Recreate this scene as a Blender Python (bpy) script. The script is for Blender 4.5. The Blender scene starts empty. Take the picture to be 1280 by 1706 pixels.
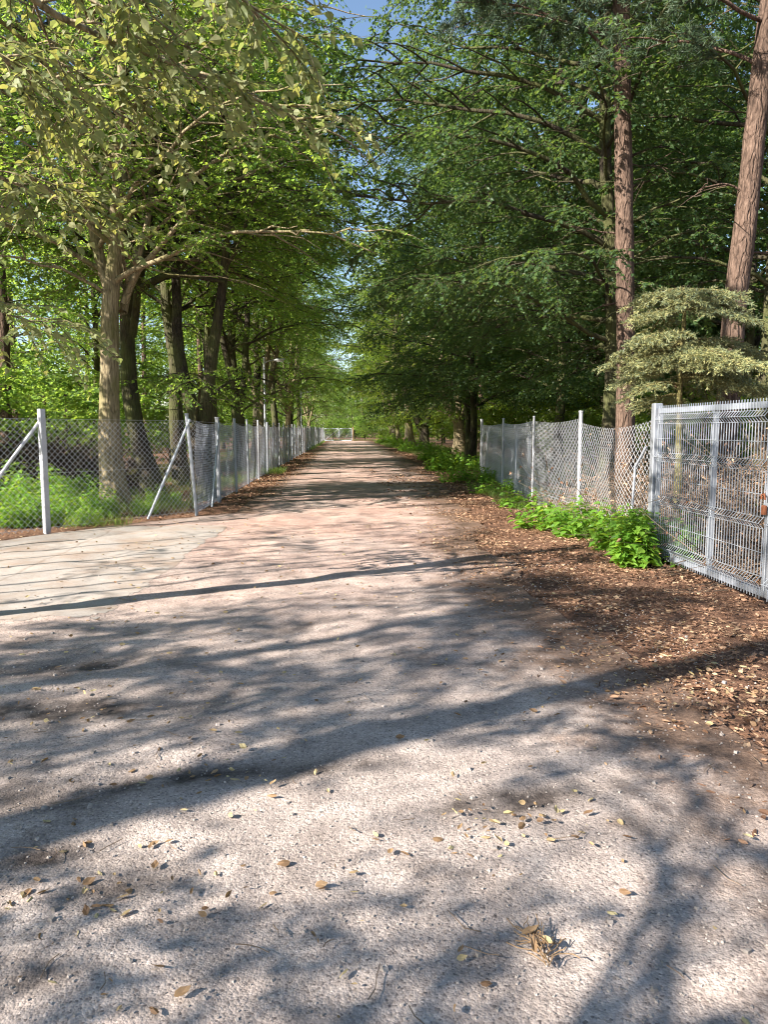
import bpy, math, random
import numpy as np
from mathutils import Vector, Matrix

R = math.radians
sc = bpy.context.scene
col = sc.collection

# ------------------------------------------------------------------ camera
CAM_H, PITCH, YAW, FPX = 1.55, 6.25, 3.1, 1250.0
cam_d = bpy.data.cameras.new('camera')
cam = bpy.data.objects.new('camera', cam_d)
col.objects.link(cam)
cam.location = (0, 0, CAM_H)
cam.rotation_euler = (R(90 - PITCH), 0, R(-YAW))
cam_d.sensor_fit = 'VERTICAL'
cam_d.sensor_height = 36
cam_d.lens = FPX / 1706 * 36
cam_d.clip_start = 0.05
cam_d.clip_end = 2000
sc.camera = cam

# ------------------------------------------------------------------ light
SUN_AZ, SUN_EL = 29.0, 30.0          # light travels towards (cos az, sin az), sun that high
w = bpy.data.worlds.new('World')
sc.world = w
w.use_nodes = True
nt = w.node_tree
nt.nodes.clear()
sky = nt.nodes.new('ShaderNodeTexSky')
sky.sky_type = 'NISHITA'
sky.sun_disc = False
sky.sun_elevation = R(SUN_EL)
sky.sun_rotation = R(270 - SUN_AZ)
sky.air_density = 1.0
sky.dust_density = 0.4
sky.ozone_density = 1.5
bg = nt.nodes.new('ShaderNodeBackground')
bg.inputs['Strength'].default_value = 0.068
wo = nt.nodes.new('ShaderNodeOutputWorld')
nt.links.new(sky.outputs[0], bg.inputs[0])
nt.links.new(bg.outputs[0], wo.inputs[0])

sun_d = bpy.data.lights.new('sun', 'SUN')
sun_d.energy = 5.0
sun_d.angle = R(0.45)
sun_d.color = (1.0, 0.92, 0.82)
sun = bpy.data.objects.new('sun', sun_d)
col.objects.link(sun)
sd = Vector((math.cos(R(SUN_AZ)) * math.cos(R(SUN_EL)), math.sin(R(SUN_AZ)) * math.cos(R(SUN_EL)), -math.sin(R(SUN_EL))))
sun.rotation_euler = sd.to_track_quat('-Z', 'Y').to_euler()
sun.location = (-10, -10, 30)

sc.view_settings.view_transform = 'Standard'
sc.view_settings.look = 'None'
sc.view_settings.exposure = 1.78
sc.view_settings.gamma = 1.0
sc.render.engine = 'CYCLES'
sc.cycles.max_bounces = 7
sc.cycles.diffuse_bounces = 5
sc.cycles.glossy_bounces = 2
sc.cycles.transmission_bounces = 5
sc.cycles.transparent_max_bounces = 4
sc.cycles.use_denoising = True
sc.cycles.denoiser = 'OPENIMAGEDENOISE'
sc.cycles.denoising_input_passes = 'RGB_ALBEDO_NORMAL'
sc.cycles.denoising_prefilter = 'ACCURATE'
sc.cycles.sample_clamp_indirect = 6.0
sc.cycles.pixel_filter_type = 'BLACKMAN_HARRIS'
sc.cycles.filter_width = 1.1

# ------------------------------------------------------------------ placing helpers
_cb = cam.rotation_euler.to_matrix()


def ray(px, py):
    """direction in the place of a point seen in the 1280 x 1706 photograph"""
    d = _cb @ Vector(((px - 640) / FPX, -(py - 853) / FPX, -1.0))
    return d


def gp(px, py):
    """ground point (x, y)"""
    d = ray(px, py)
    t = CAM_H / -d.z
    return (d.x * t, d.y * t)


def ap(px, py, Y):
    """point at distance Y up the road"""
    d = ray(px, py)
    t = Y / d.y
    return (d.x * t, Y, CAM_H + d.z * t)


# ------------------------------------------------------------------ mesh helpers
def norm(a):
    return a / np.maximum(np.linalg.norm(a, axis=-1, keepdims=True), 1e-9)


def mesh_arrays(name, V, F, smooth=False, var=None):
    me = bpy.data.meshes.new(name)
    V = np.asarray(V, dtype=np.float32).reshape(-1, 3)
    F = np.asarray(F, dtype=np.int32)
    n, k = F.shape
    me.vertices.add(len(V))
    me.vertices.foreach_set('co', V.ravel())
    me.loops.add(n * k)
    me.loops.foreach_set('vertex_index', F.ravel())
    me.polygons.add(n)
    me.polygons.foreach_set('loop_start', np.arange(0, n * k, k, dtype=np.int32))
    try:
        me.polygons.foreach_set('loop_total', np.full(n, k, dtype=np.int32))
    except Exception:
        pass
    me.polygons.foreach_set('use_smooth', np.full(n, smooth, dtype=bool))
    if var is not None:
        a = me.attributes.new('var', 'FLOAT', 'FACE')
        a.data.foreach_set('value', np.asarray(var, dtype=np.float32))
    me.update(calc_edges=True)
    return me


def tag(o, label=None, cat=None, group=None, kind=None):
    if label: o['label'] = label
    if cat: o['category'] = cat
    if group: o['group'] = group
    if kind: o['kind'] = kind
    return o


def link(name, me, mat=None, parent=None):
    o = bpy.data.objects.new(name, me)
    col.objects.link(o)
    if mat is not None and not me.materials:
        me.materials.append(mat)
    if parent is not None:
        o.parent = parent
    return o


def empty(name, loc=(0, 0, 0), rz=0.0):
    o = bpy.data.objects.new(name, None)
    col.objects.link(o)
    o.empty_display_size = 0.3
    o.location = loc
    o.rotation_euler = (0, 0, rz)
    return o


def tubes(P, Rr, sides=6, cap=False):
    """P (n,k,3), Rr (n,k) -> V, F : n tubes with k rings"""
    P = np.asarray(P, float); Rr = np.asarray(Rr, float)
    n, k, _ = P.shape
    T = np.zeros_like(P)
    T[:, 1:-1] = P[:, 2:] - P[:, :-2]
    T[:, 0] = P[:, 1] - P[:, 0]
    T[:, -1] = P[:, -1] - P[:, -2]
    T = norm(T)
    m = norm(P[:, -1] - P[:, 0])
    ref = np.where((np.abs(m[:, 2:3]) > 0.8), np.array([[1.0, 0.03, 0.0]]), np.array([[0.02, 0.03, 1.0]]))
    ref = np.repeat(ref[:, None, :], k, 1)
    A = norm(np.cross(ref, T)); B = np.cross(T, A)
    an = np.arange(sides) * 2 * math.pi / sides + math.pi / sides
    c, s = np.cos(an), np.sin(an)
    V = P[:, :, None, :] + Rr[:, :, None, None] * (A[:, :, None, :] * c[None, None, :, None] + B[:, :, None, :] * s[None, None, :, None])
    V = V.reshape(-1, 3)
    base = (np.arange(n) * k * sides)[:, None, None]
    i = (np.arange(k - 1) * sides)[None, :, None]
    j = np.arange(sides)[None, None, :]
    j2 = (j + 1) % sides
    a = base + i + j; b = base + i + j2; c_ = base + i + sides + j2; d = base + i + sides + j
    F = np.stack([np.broadcast_to(x, (n, k - 1, sides)) for x in (a, b, c_, d)], -1).reshape(-1, 4)
    if cap and sides == 4:
        e = base[:, 0, 0] + (k - 1) * sides
        F = np.concatenate([F, np.stack([e, e + 1, e + 2, e + 3], -1), np.stack([base[:, 0, 0] + q for q in (3, 2, 1, 0)], -1)])
    elif cap and sides == 8:
        e = base[:, 0, 0] + (k - 1) * sides
        F = np.concatenate([F, np.stack([e, e + 1, e + 2, e + 3], -1), np.stack([e, e + 3, e + 4, e + 7], -1), np.stack([e + 4, e + 5, e + 6, e + 7], -1)])
    return V, F


class MB:
    def __init__(self):
        self.V, self.F, self.A, self.n = [], [], [], 0

    def add(self, V, F, var=0.5):
        V = np.asarray(V, float).reshape(-1, 3); F = np.asarray(F, int)
        self.V.append(V); self.F.append(F + self.n); self.n += len(V)
        self.A.append(np.full(len(F), var) if np.isscalar(var) else np.asarray(var))
        return self

    def tube(self, pts, rad, sides=8, cap=True, var=0.5):
        pts = np.asarray(pts, float)
        rad = np.full(len(pts), rad) if np.isscalar(rad) else np.asarray(rad, float)
        V, F = tubes(pts[None], rad[None], sides, cap)
        return self.add(V, F, var)

    def box(self, c, s, rz=0.0, var=0.5, bev=0.0):
        x, y, z = s[0] / 2, s[1] / 2, s[2] / 2
        V = np.array([[-x, -y, -z], [x, -y, -z], [x, y, -z], [-x, y, -z], [-x, -y, z], [x, -y, z], [x, y, z], [-x, y, z]])
        F = np.array([[0, 3, 2, 1], [4, 5, 6, 7], [0, 1, 5, 4], [1, 2, 6, 5], [2, 3, 7, 6], [3, 0, 4, 7]])
        if bev > 0:   # chamfer the four upright edges and the top rim
            b = bev
            ring = np.array([[-x + b, -y], [x - b, -y], [x, -y + b], [x, y - b], [x - b, y], [-x + b, y], [-x, y - b], [-x, -y + b]])
            r0 = np.c_[ring, np.full(8, -z)]; r1 = np.c_[ring, np.full(8, z - b)]
            ring2 = ring * np.array([(x - b) / x, (y - b) / y]); r2 = np.c_[ring2, np.full(8, z)]
            V = np.concatenate([r0, r1, r2])
            F = []
            for L in (0, 8):
                for i in range(8):
                    F.append([L + i, L + (i + 1) % 8, L + 8 + (i + 1) % 8, L + 8 + i])
            F += [[16, 17, 18, 19], [16, 19, 20, 23], [20, 21, 22, 23]]
            F = np.array(F)
        cz, sz = math.cos(rz), math.sin(rz)
        M = np.array([[cz, -sz, 0], [sz, cz, 0], [0, 0, 1]])
        return self.add(V @ M.T + np.array(c), F, var)

    def build(self, name, mat, parent=None, smooth=False):
        me = mesh_arrays(name, np.concatenate(self.V), np.concatenate(self.F), smooth, np.concatenate(self.A))
        return link(name, me, mat, parent)


LEAF1 = (np.array([[0, 0, 0], [.36, .5, .07], [1, 0, -.10], [.36, -.5, .07]]), np.array([[0, 3, 2, 1]]))
LEAF2 = (np.array([[0, 0, 0], [.10, .34, .05], [.42, .50, .09], [.78, .24, .02], [1.05, 0, -.14], [.78, -.24, .02], [.42, -.50, .09], [.10, -.34, .05],
                   [.45, 0, 0]]),
         np.array([[0, 8, 2, 1], [8, 4, 3, 2], [0, 7, 6, 8], [8, 6, 5, 4]]))
NEEDLE = (np.array([[0, -.5, 0], [0.9, -.35, 0], [1, .35, 0], [0, .5, 0]]), np.array([[0, 1, 2, 3]]))


def leaves(pos, d, nrm, length, width, shape=LEAF1, rng=None):
    """one small blade per row -> V, F, var"""
    L, Fq = shape
    d = norm(d)
    s = norm(np.cross(nrm, d))
    n = np.cross(d, s)
    N = len(pos)
    length = np.broadcast_to(length, (N,)); width = np.broadcast_to(width, (N,))
    V = (pos[:, None, :] + d[:, None, :] * (L[None, :, 0, None] * length[:, None, None])
         + s[:, None, :] * (L[None, :, 1, None] * width[:, None, None])
         + n[:, None, :] * (L[None, :, 2, None] * length[:, None, None]))
    m = len(L)
    F = (Fq[None] + (np.arange(N) * m)[:, None, None]).reshape(-1, Fq.shape[1])
    var = np.repeat(rng.random(N), len(Fq))
    return V.reshape(-1, 3), F, var


def vnoise(x, y, scale, seed=0):
    """smooth value noise 0..1"""
    x = np.asarray(x, float) / scale; y = np.asarray(y, float) / scale
    xi = np.floor(x).astype(np.int64); yi = np.floor(y).astype(np.int64)
    fx = x - xi; fy = y - yi
    fx = fx * fx * (3 - 2 * fx); fy = fy * fy * (3 - 2 * fy)

    def h(a, b):
        v = (a * 374761393 + b * 668265263 + seed * 982451653) & 0x7fffffff
        v = ((v ^ (v >> 13)) * 1274126177) & 0x7fffffff
        return ((v ^ (v >> 16)) & 0xffff) / 65535.0
    a, b, c, d = h(xi, yi), h(xi + 1, yi), h(xi, yi + 1), h(xi + 1, yi + 1)
    return (a * (1 - fx) + b * fx) * (1 - fy) + (c * (1 - fx) + d * fx) * fy


# ------------------------------------------------------------------ materials
def mat_new(name):
    m = bpy.data.materials.new(name)
    m.use_nodes = True
    t = m.node_tree
    t.nodes.clear()
    out = t.nodes.new('ShaderNodeOutputMaterial')
    return m, t, out


def N(t, typ, **kw):
    n = t.nodes.new(typ)
    for k, v in kw.items():
        if k.startswith('i_'):
            key = k[2:].replace('_', ' ')
            n.inputs[key].default_value = v
        else:
            setattr(n, k, v)
    return n


def ramp(t, fac, stops):
    r = t.nodes.new('ShaderNodeValToRGB')
    e = r.color_ramp.elements
    while len(e) < len(stops): e.new(0.5)
    for q, (p, c) in zip(e, stops):
        q.position = p
        q.color = (c[0], c[1], c[2], 1)
    t.links.new(fac, r.inputs[0])
    return r.outputs[0]


def mixc(t, a, b, fac, typ='MIX'):
    m = t.nodes.new('ShaderNodeMix')
    m.data_type = 'RGBA'; m.blend_type = typ
    for sock, v in ((m.inputs[6], a), (m.inputs[7], b), (m.inputs[0], fac)):
        if isinstance(v, (int, float)): sock.default_value = v
        elif isinstance(v, tuple): sock.default_value = (*v, 1) if len(v) == 3 else v
        else: t.links.new(v, sock)
    return m.outputs[2]


def coord(t, scale=(1, 1, 1), kind='Object'):
    tc = t.nodes.new('ShaderNodeTexCoord')
    mp = t.nodes.new('ShaderNodeMapping')
    mp.inputs['Scale'].default_value = scale
    t.links.new(tc.outputs[kind], mp.inputs[0])
    return mp.outputs[0]


def noise(t, vec, scale, detail=4, rough=.55):
    n = t.nodes.new('ShaderNodeTexNoise')
    n.inputs['Scale'].default_value = scale
    n.inputs['Detail'].default_value = detail
    n.inputs['Roughness'].default_value = rough
    t.links.new(vec, n.inputs['Vector'])
    return n.outputs['Fac']


def leaf_mat(name, cols, trans, tfac=0.5, rough=.5, spec=.35):
    """cols: ramp of reflected colours over the leaf's random value; trans: colour let through"""
    m, t, out = mat_new(name)
    at = N(t, 'ShaderNodeAttribute', attribute_name='var')
    oi = N(t, 'ShaderNodeObjectInfo')
    geo = N(t, 'ShaderNodeNewGeometry')
    ns = noise(t, geo.outputs['Position'], 0.55, 2)
    ad = N(t, 'ShaderNodeMath', operation='MULTIPLY_ADD')
    t.links.new(ns, ad.inputs[0]); ad.inputs[1].default_value = 0.9; ad.inputs[2].default_value = -0.45
    ad2 = N(t, 'ShaderNodeMath', operation='ADD', use_clamp=True)
    t.links.new(at.outputs['Fac'], ad2.inputs[0]); t.links.new(ad.outputs[0], ad2.inputs[1])
    k = len(cols)
    c = ramp(t, ad2.outputs[0], [(i / max(1, k - 1), cols[i]) for i in range(k)])
    tr = mixc(t, trans, (trans[0] * 1.45, trans[1] * 1.1, trans[2] * .8), ad2.outputs[0])
    p = N(t, 'ShaderNodeBsdfPrincipled')
    p.inputs['Roughness'].default_value = rough
    p.inputs['Specular IOR Level'].default_value = spec
    t.links.new(c, p.inputs['Base Color'])
    tl = N(t, 'ShaderNodeBsdfTranslucent')
    t.links.new(tr, tl.inputs[0])
    mx = N(t, 'ShaderNodeMixShader')
    mx.inputs[0].default_value = tfac
    t.links.new(p.outputs[0], mx.inputs[1]); t.links.new(tl.outputs[0], mx.inputs[2])
    t.links.new(mx.outputs[0], out.inputs[0])
    return m


def bark_mat(name, c0, c1, c2, zscale=.22, sc_=9, bump=.02, moss=None, moss_amt=.0, crack=.75):
    m, t, out = mat_new(name)
    v = coord(t, (1, 1, zscale))
    n1 = noise(t, v, sc_, 6, .65)
    n2 = noise(t, v, sc_ * 4, 4, .6)
    vor = N(t, 'ShaderNodeTexVoronoi', feature='DISTANCE_TO_EDGE')
    vor.inputs['Scale'].default_value = sc_ * 1.6
    wv = N(t, 'ShaderNodeTexNoise'); wv.inputs['Scale'].default_value = sc_ * 1.2; wv.inputs['Detail'].default_value = 4; t.links.new(v, wv.inputs['Vector'])
    dist = N(t, 'ShaderNodeVectorMath', operation='MULTIPLY_ADD')
    t.links.new(wv.outputs['Color'], dist.inputs[0]); dist.inputs[1].default_value = (.12, .12, .12); t.links.new(v, dist.inputs[2])
    t.links.new(dist.outputs[0], vor.inputs['Vector'])
    mm = N(t, 'ShaderNodeMath', operation='MULTIPLY_ADD')
    t.links.new(n1, mm.inputs[0]); mm.inputs[1].default_value = .6
    t.links.new(n2, mm.inputs[2])
    mm2 = N(t, 'ShaderNodeMath', operation='MULTIPLY', use_clamp=True)
    t.links.new(mm.outputs[0], mm2.inputs[0]); mm2.inputs[1].default_value = .63
    c = ramp(t, mm2.outputs[0], [(.32, c0), (.5, c1), (.68, c2)])
    cr = ramp(t, vor.outputs['Distance'], [(0, (.35, .35, .35)), (.09, (1, 1, 1))])
    c = mixc(t, c, cr, crack, 'MULTIPLY')
    big = noise(t, coord(t, (1, 1, .6)), 1.7, 3)
    if moss:
        f = ramp(t, big, [(.5 - moss_amt * .5, (0, 0, 0)), (.68, (1, 1, 1))])
        c = mixc(t, c, moss, f)
    else:
        f = ramp(t, big, [(.35, (.7, .7, .7)), (.65, (1.15, 1.15, 1.15))])
        c = mixc(t, c, f, .8, 'MULTIPLY')
    p = N(t, 'ShaderNodeBsdfPrincipled')
    p.inputs['Roughness'].default_value = .9
    p.inputs['Specular IOR Level'].default_value = .15
    t.links.new(c, p.inputs['Base Color'])
    b = N(t, 'ShaderNodeBump')
    b.inputs['Strength'].default_value = .9
    b.inputs['Distance'].default_value = bump
    ad = N(t, 'ShaderNodeMath', operation='ADD')
    t.links.new(mm2.outputs[0], ad.inputs[0])
    vm = N(t, 'ShaderNodeMath', operation='MINIMUM'); t.links.new(vor.outputs['Distance'], vm.inputs[0]); vm.inputs[1].default_value = .15
    vm2 = N(t, 'ShaderNodeMath', operation='MULTIPLY'); t.links.new(vm.outputs[0], vm2.inputs[0]); vm2.inputs[1].default_value = 3
    t.links.new(vm2.outputs[0], ad.inputs[1])
    t.links.new(ad.outputs[0], b.inputs['Height'])
    t.links.new(b.outputs[0], p.inputs['Normal'])
    t.links.new(p.outputs[0], out.inputs[0])
    return m


def metal_mat(name, colr, rough=.45, metallic=.6, dirt=.25, sc_=6):
    m, t, out = mat_new(name)
    v = coord(t)
    n1 = noise(t, v, sc_, 5, .65)
    n2 = noise(t, v, sc_ * 9, 3, .6)
    c = ramp(t, n1, [(.3, tuple(x * (1 - dirt) for x in colr)), (.7, colr)])
    c = mixc(t, c, ramp(t, n2, [(.35, (.8, .8, .82)), (.6, (1, 1, 1))]), .6, 'MULTIPLY')
    p = N(t, 'ShaderNodeBsdfPrincipled')
    p.inputs['Metallic'].default_value = metallic
    t.links.new(c, p.inputs['Base Color'])
    rr = N(t, 'ShaderNodeMapRange')
    t.links.new(n1, rr.inputs[0])
    rr.inputs[3].default_value = rough - .1; rr.inputs[4].default_value = rough + .15
    t.links.new(rr.outputs[0], p.inputs['Roughness'])
    t.links.new(p.outputs[0], out.inputs[0])
    return m


def flat_mat(name, colr, rough=.8, var=.3, sc_=8):
    m, t, out = mat_new(name)
    n1 = noise(t, coord(t), sc_, 5, .65)
    at = N(t, 'ShaderNodeAttribute', attribute_name='var')
    c = ramp(t, n1, [(.3, tuple(x * (1 - var) for x in colr)), (.7, tuple(x * (1 + var) for x in colr))])
    c2 = ramp(t, at.outputs['Fac'], [(0, (.6, .6, .6)), (1, (1.3, 1.25, 1.2))])
    c = mixc(t, c, c2, 1.0, 'MULTIPLY')
    p = N(t, 'ShaderNodeBsdfPrincipled')
    p.inputs['Roughness'].default_value = rough
    p.inputs['Specular IOR Level'].default_value = .2
    t.links.new(c, p.inputs['Base Color'])
    t.links.new(p.outputs[0], out.inputs[0])
    return m


M = {}
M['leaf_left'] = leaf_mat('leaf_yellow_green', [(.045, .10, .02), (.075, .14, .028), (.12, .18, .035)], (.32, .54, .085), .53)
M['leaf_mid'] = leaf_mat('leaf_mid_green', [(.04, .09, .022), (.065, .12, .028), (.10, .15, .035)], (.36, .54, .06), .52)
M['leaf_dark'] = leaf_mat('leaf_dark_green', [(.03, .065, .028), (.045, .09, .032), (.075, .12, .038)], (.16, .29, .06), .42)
M['leaf_pale'] = leaf_mat('leaf_pale_linden', [(.12, .15, .07), (.19, .22, .10), (.28, .29, .15)], (.34, .43, .12), .4, .55, .4)
M['leaf_far'] = leaf_mat('leaf_far_light', [(.07, .13, .03), (.10, .17, .04), (.15, .21, .06)], (.32, .46, .08), .5)
M['needle_blue'] = leaf_mat('needle_silver', [(.10, .135, .085), (.19, .215, .10), (.34, .32, .13)], (.25, .27, .1), .2)
M['needle_dark'] = leaf_mat('needle_dark', [(.03, .06, .035), (.05, .085, .045), (.075, .11, .055)], (.08, .12, .04), .2)
M['weed'] = leaf_mat('weed_leaf', [(.08, .19, .025), (.12, .26, .035), (.18, .32, .05)], (.36, .58, .06), .45, .45)
M['grass'] = leaf_mat('grass_blade', [(.06, .12, .03), (.09, .16, .035), (.15, .20, .06)], (.26, .40, .07), .45)
M['dead'] = leaf_mat('dead_leaf', [(.08, .045, .03), (.19, .105, .065), (.32, .19, .12), (.46, .33, .21)], (.3, .15, .05), .15, .7, .2)
M['road_leaf'] = leaf_mat('fallen_leaf_dry', [(.13, .075, .045), (.30, .20, .11), (.42, .37, .20)], (.35, .22, .05), .15, .6, .25)
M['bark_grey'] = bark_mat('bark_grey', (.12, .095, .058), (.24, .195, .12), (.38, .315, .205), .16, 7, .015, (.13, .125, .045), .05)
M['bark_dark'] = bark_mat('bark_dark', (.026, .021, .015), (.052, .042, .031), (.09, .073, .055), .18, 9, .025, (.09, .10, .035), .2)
M['bark_pine'] = bark_mat('bark_pine', (.05, .034, .026), (.12, .08, .06), (.205, .142, .108), .3, 7, .05, crack=.3)
M['bark_moss'] = bark_mat('bark_mossy', (.07, .06, .03), (.15, .13, .055), (.26, .24, .09), .3, 12, .01)
M['galv'] = metal_mat('galvanised_steel', (.44, .47, .52), .42, .65, .25)
M['galv_light'] = metal_mat('galvanised_pale', (.50, .51, .54), .5, .4, .28)
M['wire'] = metal_mat('fence_wire', (.60, .62, .65), .5, .2, .15, 2)
M['wire_blue'] = metal_mat('fence_wire_blue', (.60, .66, .76), .5, .2, .15, 2)
M['gate_wire'] = metal_mat('gate_wire', (.50, .54, .60), .42, .5, .2, 3)
M['rust'] = flat_mat('rusty_iron', (.16, .06, .03), .85, .4, 30)
M['lamp_grey'] = metal_mat('lamp_paint', (.6, .61, .62), .5, .2, .15)
M['brush'] = flat_mat('dead_brush', (.18, .135, .10), .9, .35, 20)
M['brush_dark'] = flat_mat('dark_brush', (.05, .04, .03), .9, .4, 20)
M['pebble'] = flat_mat('pebble', (.30, .27, .25), .8, .35, 30)
M['wood_post'] = flat_mat('weathered_wood', (.25, .17, .10), .85, .3, 12)
M['plastic'] = flat_mat('lamp_lens', (.7, .7, .68), .3, .05, 3)

# ------------------------------------------------------------------ ground and road
def hz(x, y):
    return (vnoise(x, y, 2.3, 3) - .5) * .035 + (vnoise(x, y, 7.0, 5) - .5) * .05


def road_left(y):
    # left rim of the road for y beyond the corner post; nearer, the side road opens to the left
    return -2.0 + (vnoise(y, 0 * y, 1.3, 11) - .5) * .35


def road_right(y):
    base = np.interp(y, [-4, 3, 4, 5.6, 9, 14, 23, 36, 60, 110], [2.3, 2.2, 1.95, 1.75, 1.85, 2.3, 3.0, 3.45, 3.7, 3.7])
    return base + (vnoise(y, 0 * y, .7, 21) - .5) * .35 + (vnoise(y, 0 * y, .23, 22) - .5) * .12


FC = gp(328, 858)      # corner post of the two left fences
FP = gp(78, 888)       # wide post
fdir = np.array([FP[0] - FC[0], FP[1] - FC[1]]); fdir /= np.linalg.norm(fdir)


def front_rim(x):
    """y of the side road's far rim, half a metre before the left front fence"""
    return FC[1] + (x - FC[0]) * fdir[1] / fdir[0] - .45 + (vnoise(x, 0 * x, .6, 31) - .5) * .2


def grid(xs, ys, zf, keep=None):
    X, Y = np.meshgrid(xs, ys, indexing='xy')
    Z = zf(X, Y)
    V = np.stack([X, Y, Z], -1).reshape(-1, 3)
    nx, ny = len(xs), len(ys)
    i = np.arange(nx - 1)[None, :]; j = np.arange(ny - 1)[:, None]
    a = j * nx + i
    F = np.stack([a, a + 1, a + nx + 1, a + nx], -1).reshape(-1, 4)
    if keep is not None:
        cx = V[F].mean(1)
        F = F[keep(cx[:, 0], cx[:, 1])]
        used = np.unique(F)
        mp = np.full(len(V), -1); mp[used] = np.arange(len(used))
        V = V[used]; F = mp[F]
    return V, F


def axis(parts):
    out = []
    for a, b, s in parts:
        out.append(np.arange(a, b, s))
    out.append(np.array([parts[-1][1]]))
    return np.concatenate(out)


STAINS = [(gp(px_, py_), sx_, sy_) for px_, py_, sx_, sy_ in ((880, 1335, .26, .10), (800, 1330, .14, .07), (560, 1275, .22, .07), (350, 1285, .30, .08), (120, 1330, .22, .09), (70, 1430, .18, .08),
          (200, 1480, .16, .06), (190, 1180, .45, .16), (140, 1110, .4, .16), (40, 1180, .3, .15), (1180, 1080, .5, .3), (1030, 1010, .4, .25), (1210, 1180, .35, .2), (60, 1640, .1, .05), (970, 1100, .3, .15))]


def stain(x, y):  # patches of dirt and shadow band together, painted dark and slightly sunken
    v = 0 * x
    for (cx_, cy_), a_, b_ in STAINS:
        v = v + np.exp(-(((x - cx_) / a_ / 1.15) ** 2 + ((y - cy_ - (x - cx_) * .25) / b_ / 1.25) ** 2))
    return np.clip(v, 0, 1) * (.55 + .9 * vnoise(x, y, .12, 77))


def micro(x, y):
    near = np.clip(1.3 - (y - 2) / 7.0, .0, 1)
    g = (vnoise(x, y, .42, 41) - .5) * .030 + (vnoise(x, y, .13, 42) - .5) * .011 * near
    st = vnoise(x, y, .035, 43)
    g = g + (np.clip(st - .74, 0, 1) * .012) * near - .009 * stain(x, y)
    return g


def ground_mat():
    m, t, out = mat_new('forest_soil')
    v = coord(t)
    n1 = noise(t, v, .8, 5, .6); n2 = noise(t, v, 14, 5, .7); n3 = noise(t, v, 60, 3, .7)
    c = ramp(t, n2, [(.3, (.06, .037, .028)), (.5, (.15, .092, .065)), (.72, (.29, .185, .132))])
    c2 = ramp(t, n3, [(.35, (.55, .5, .48)), (.62, (1.3, 1.2, 1.1))])
    c = mixc(t, c, c2, .8, 'MULTIPLY')
    c3 = ramp(t, n1, [(.35, (.75, .75, .75)), (.65, (1.25, 1.2, 1.15))])
    c = mixc(t, c, c3, .8, 'MULTIPLY')
    p = N(t, 'ShaderNodeBsdfPrincipled'); p.inputs['Roughness'].default_value = .95
    p.inputs['Specular IOR Level'].default_value = .1
    t.links.new(c, p.inputs['Base Color'])
    b = N(t, 'ShaderNodeBump'); b.inputs['Distance'].default_value = .03; b.inputs['Strength'].default_value = 1
    t.links.new(n2, b.inputs['Height']); t.links.new(b.outputs[0], p.inputs['Normal'])
    t.links.new(p.outputs[0], out.inputs[0])
    return m


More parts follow.
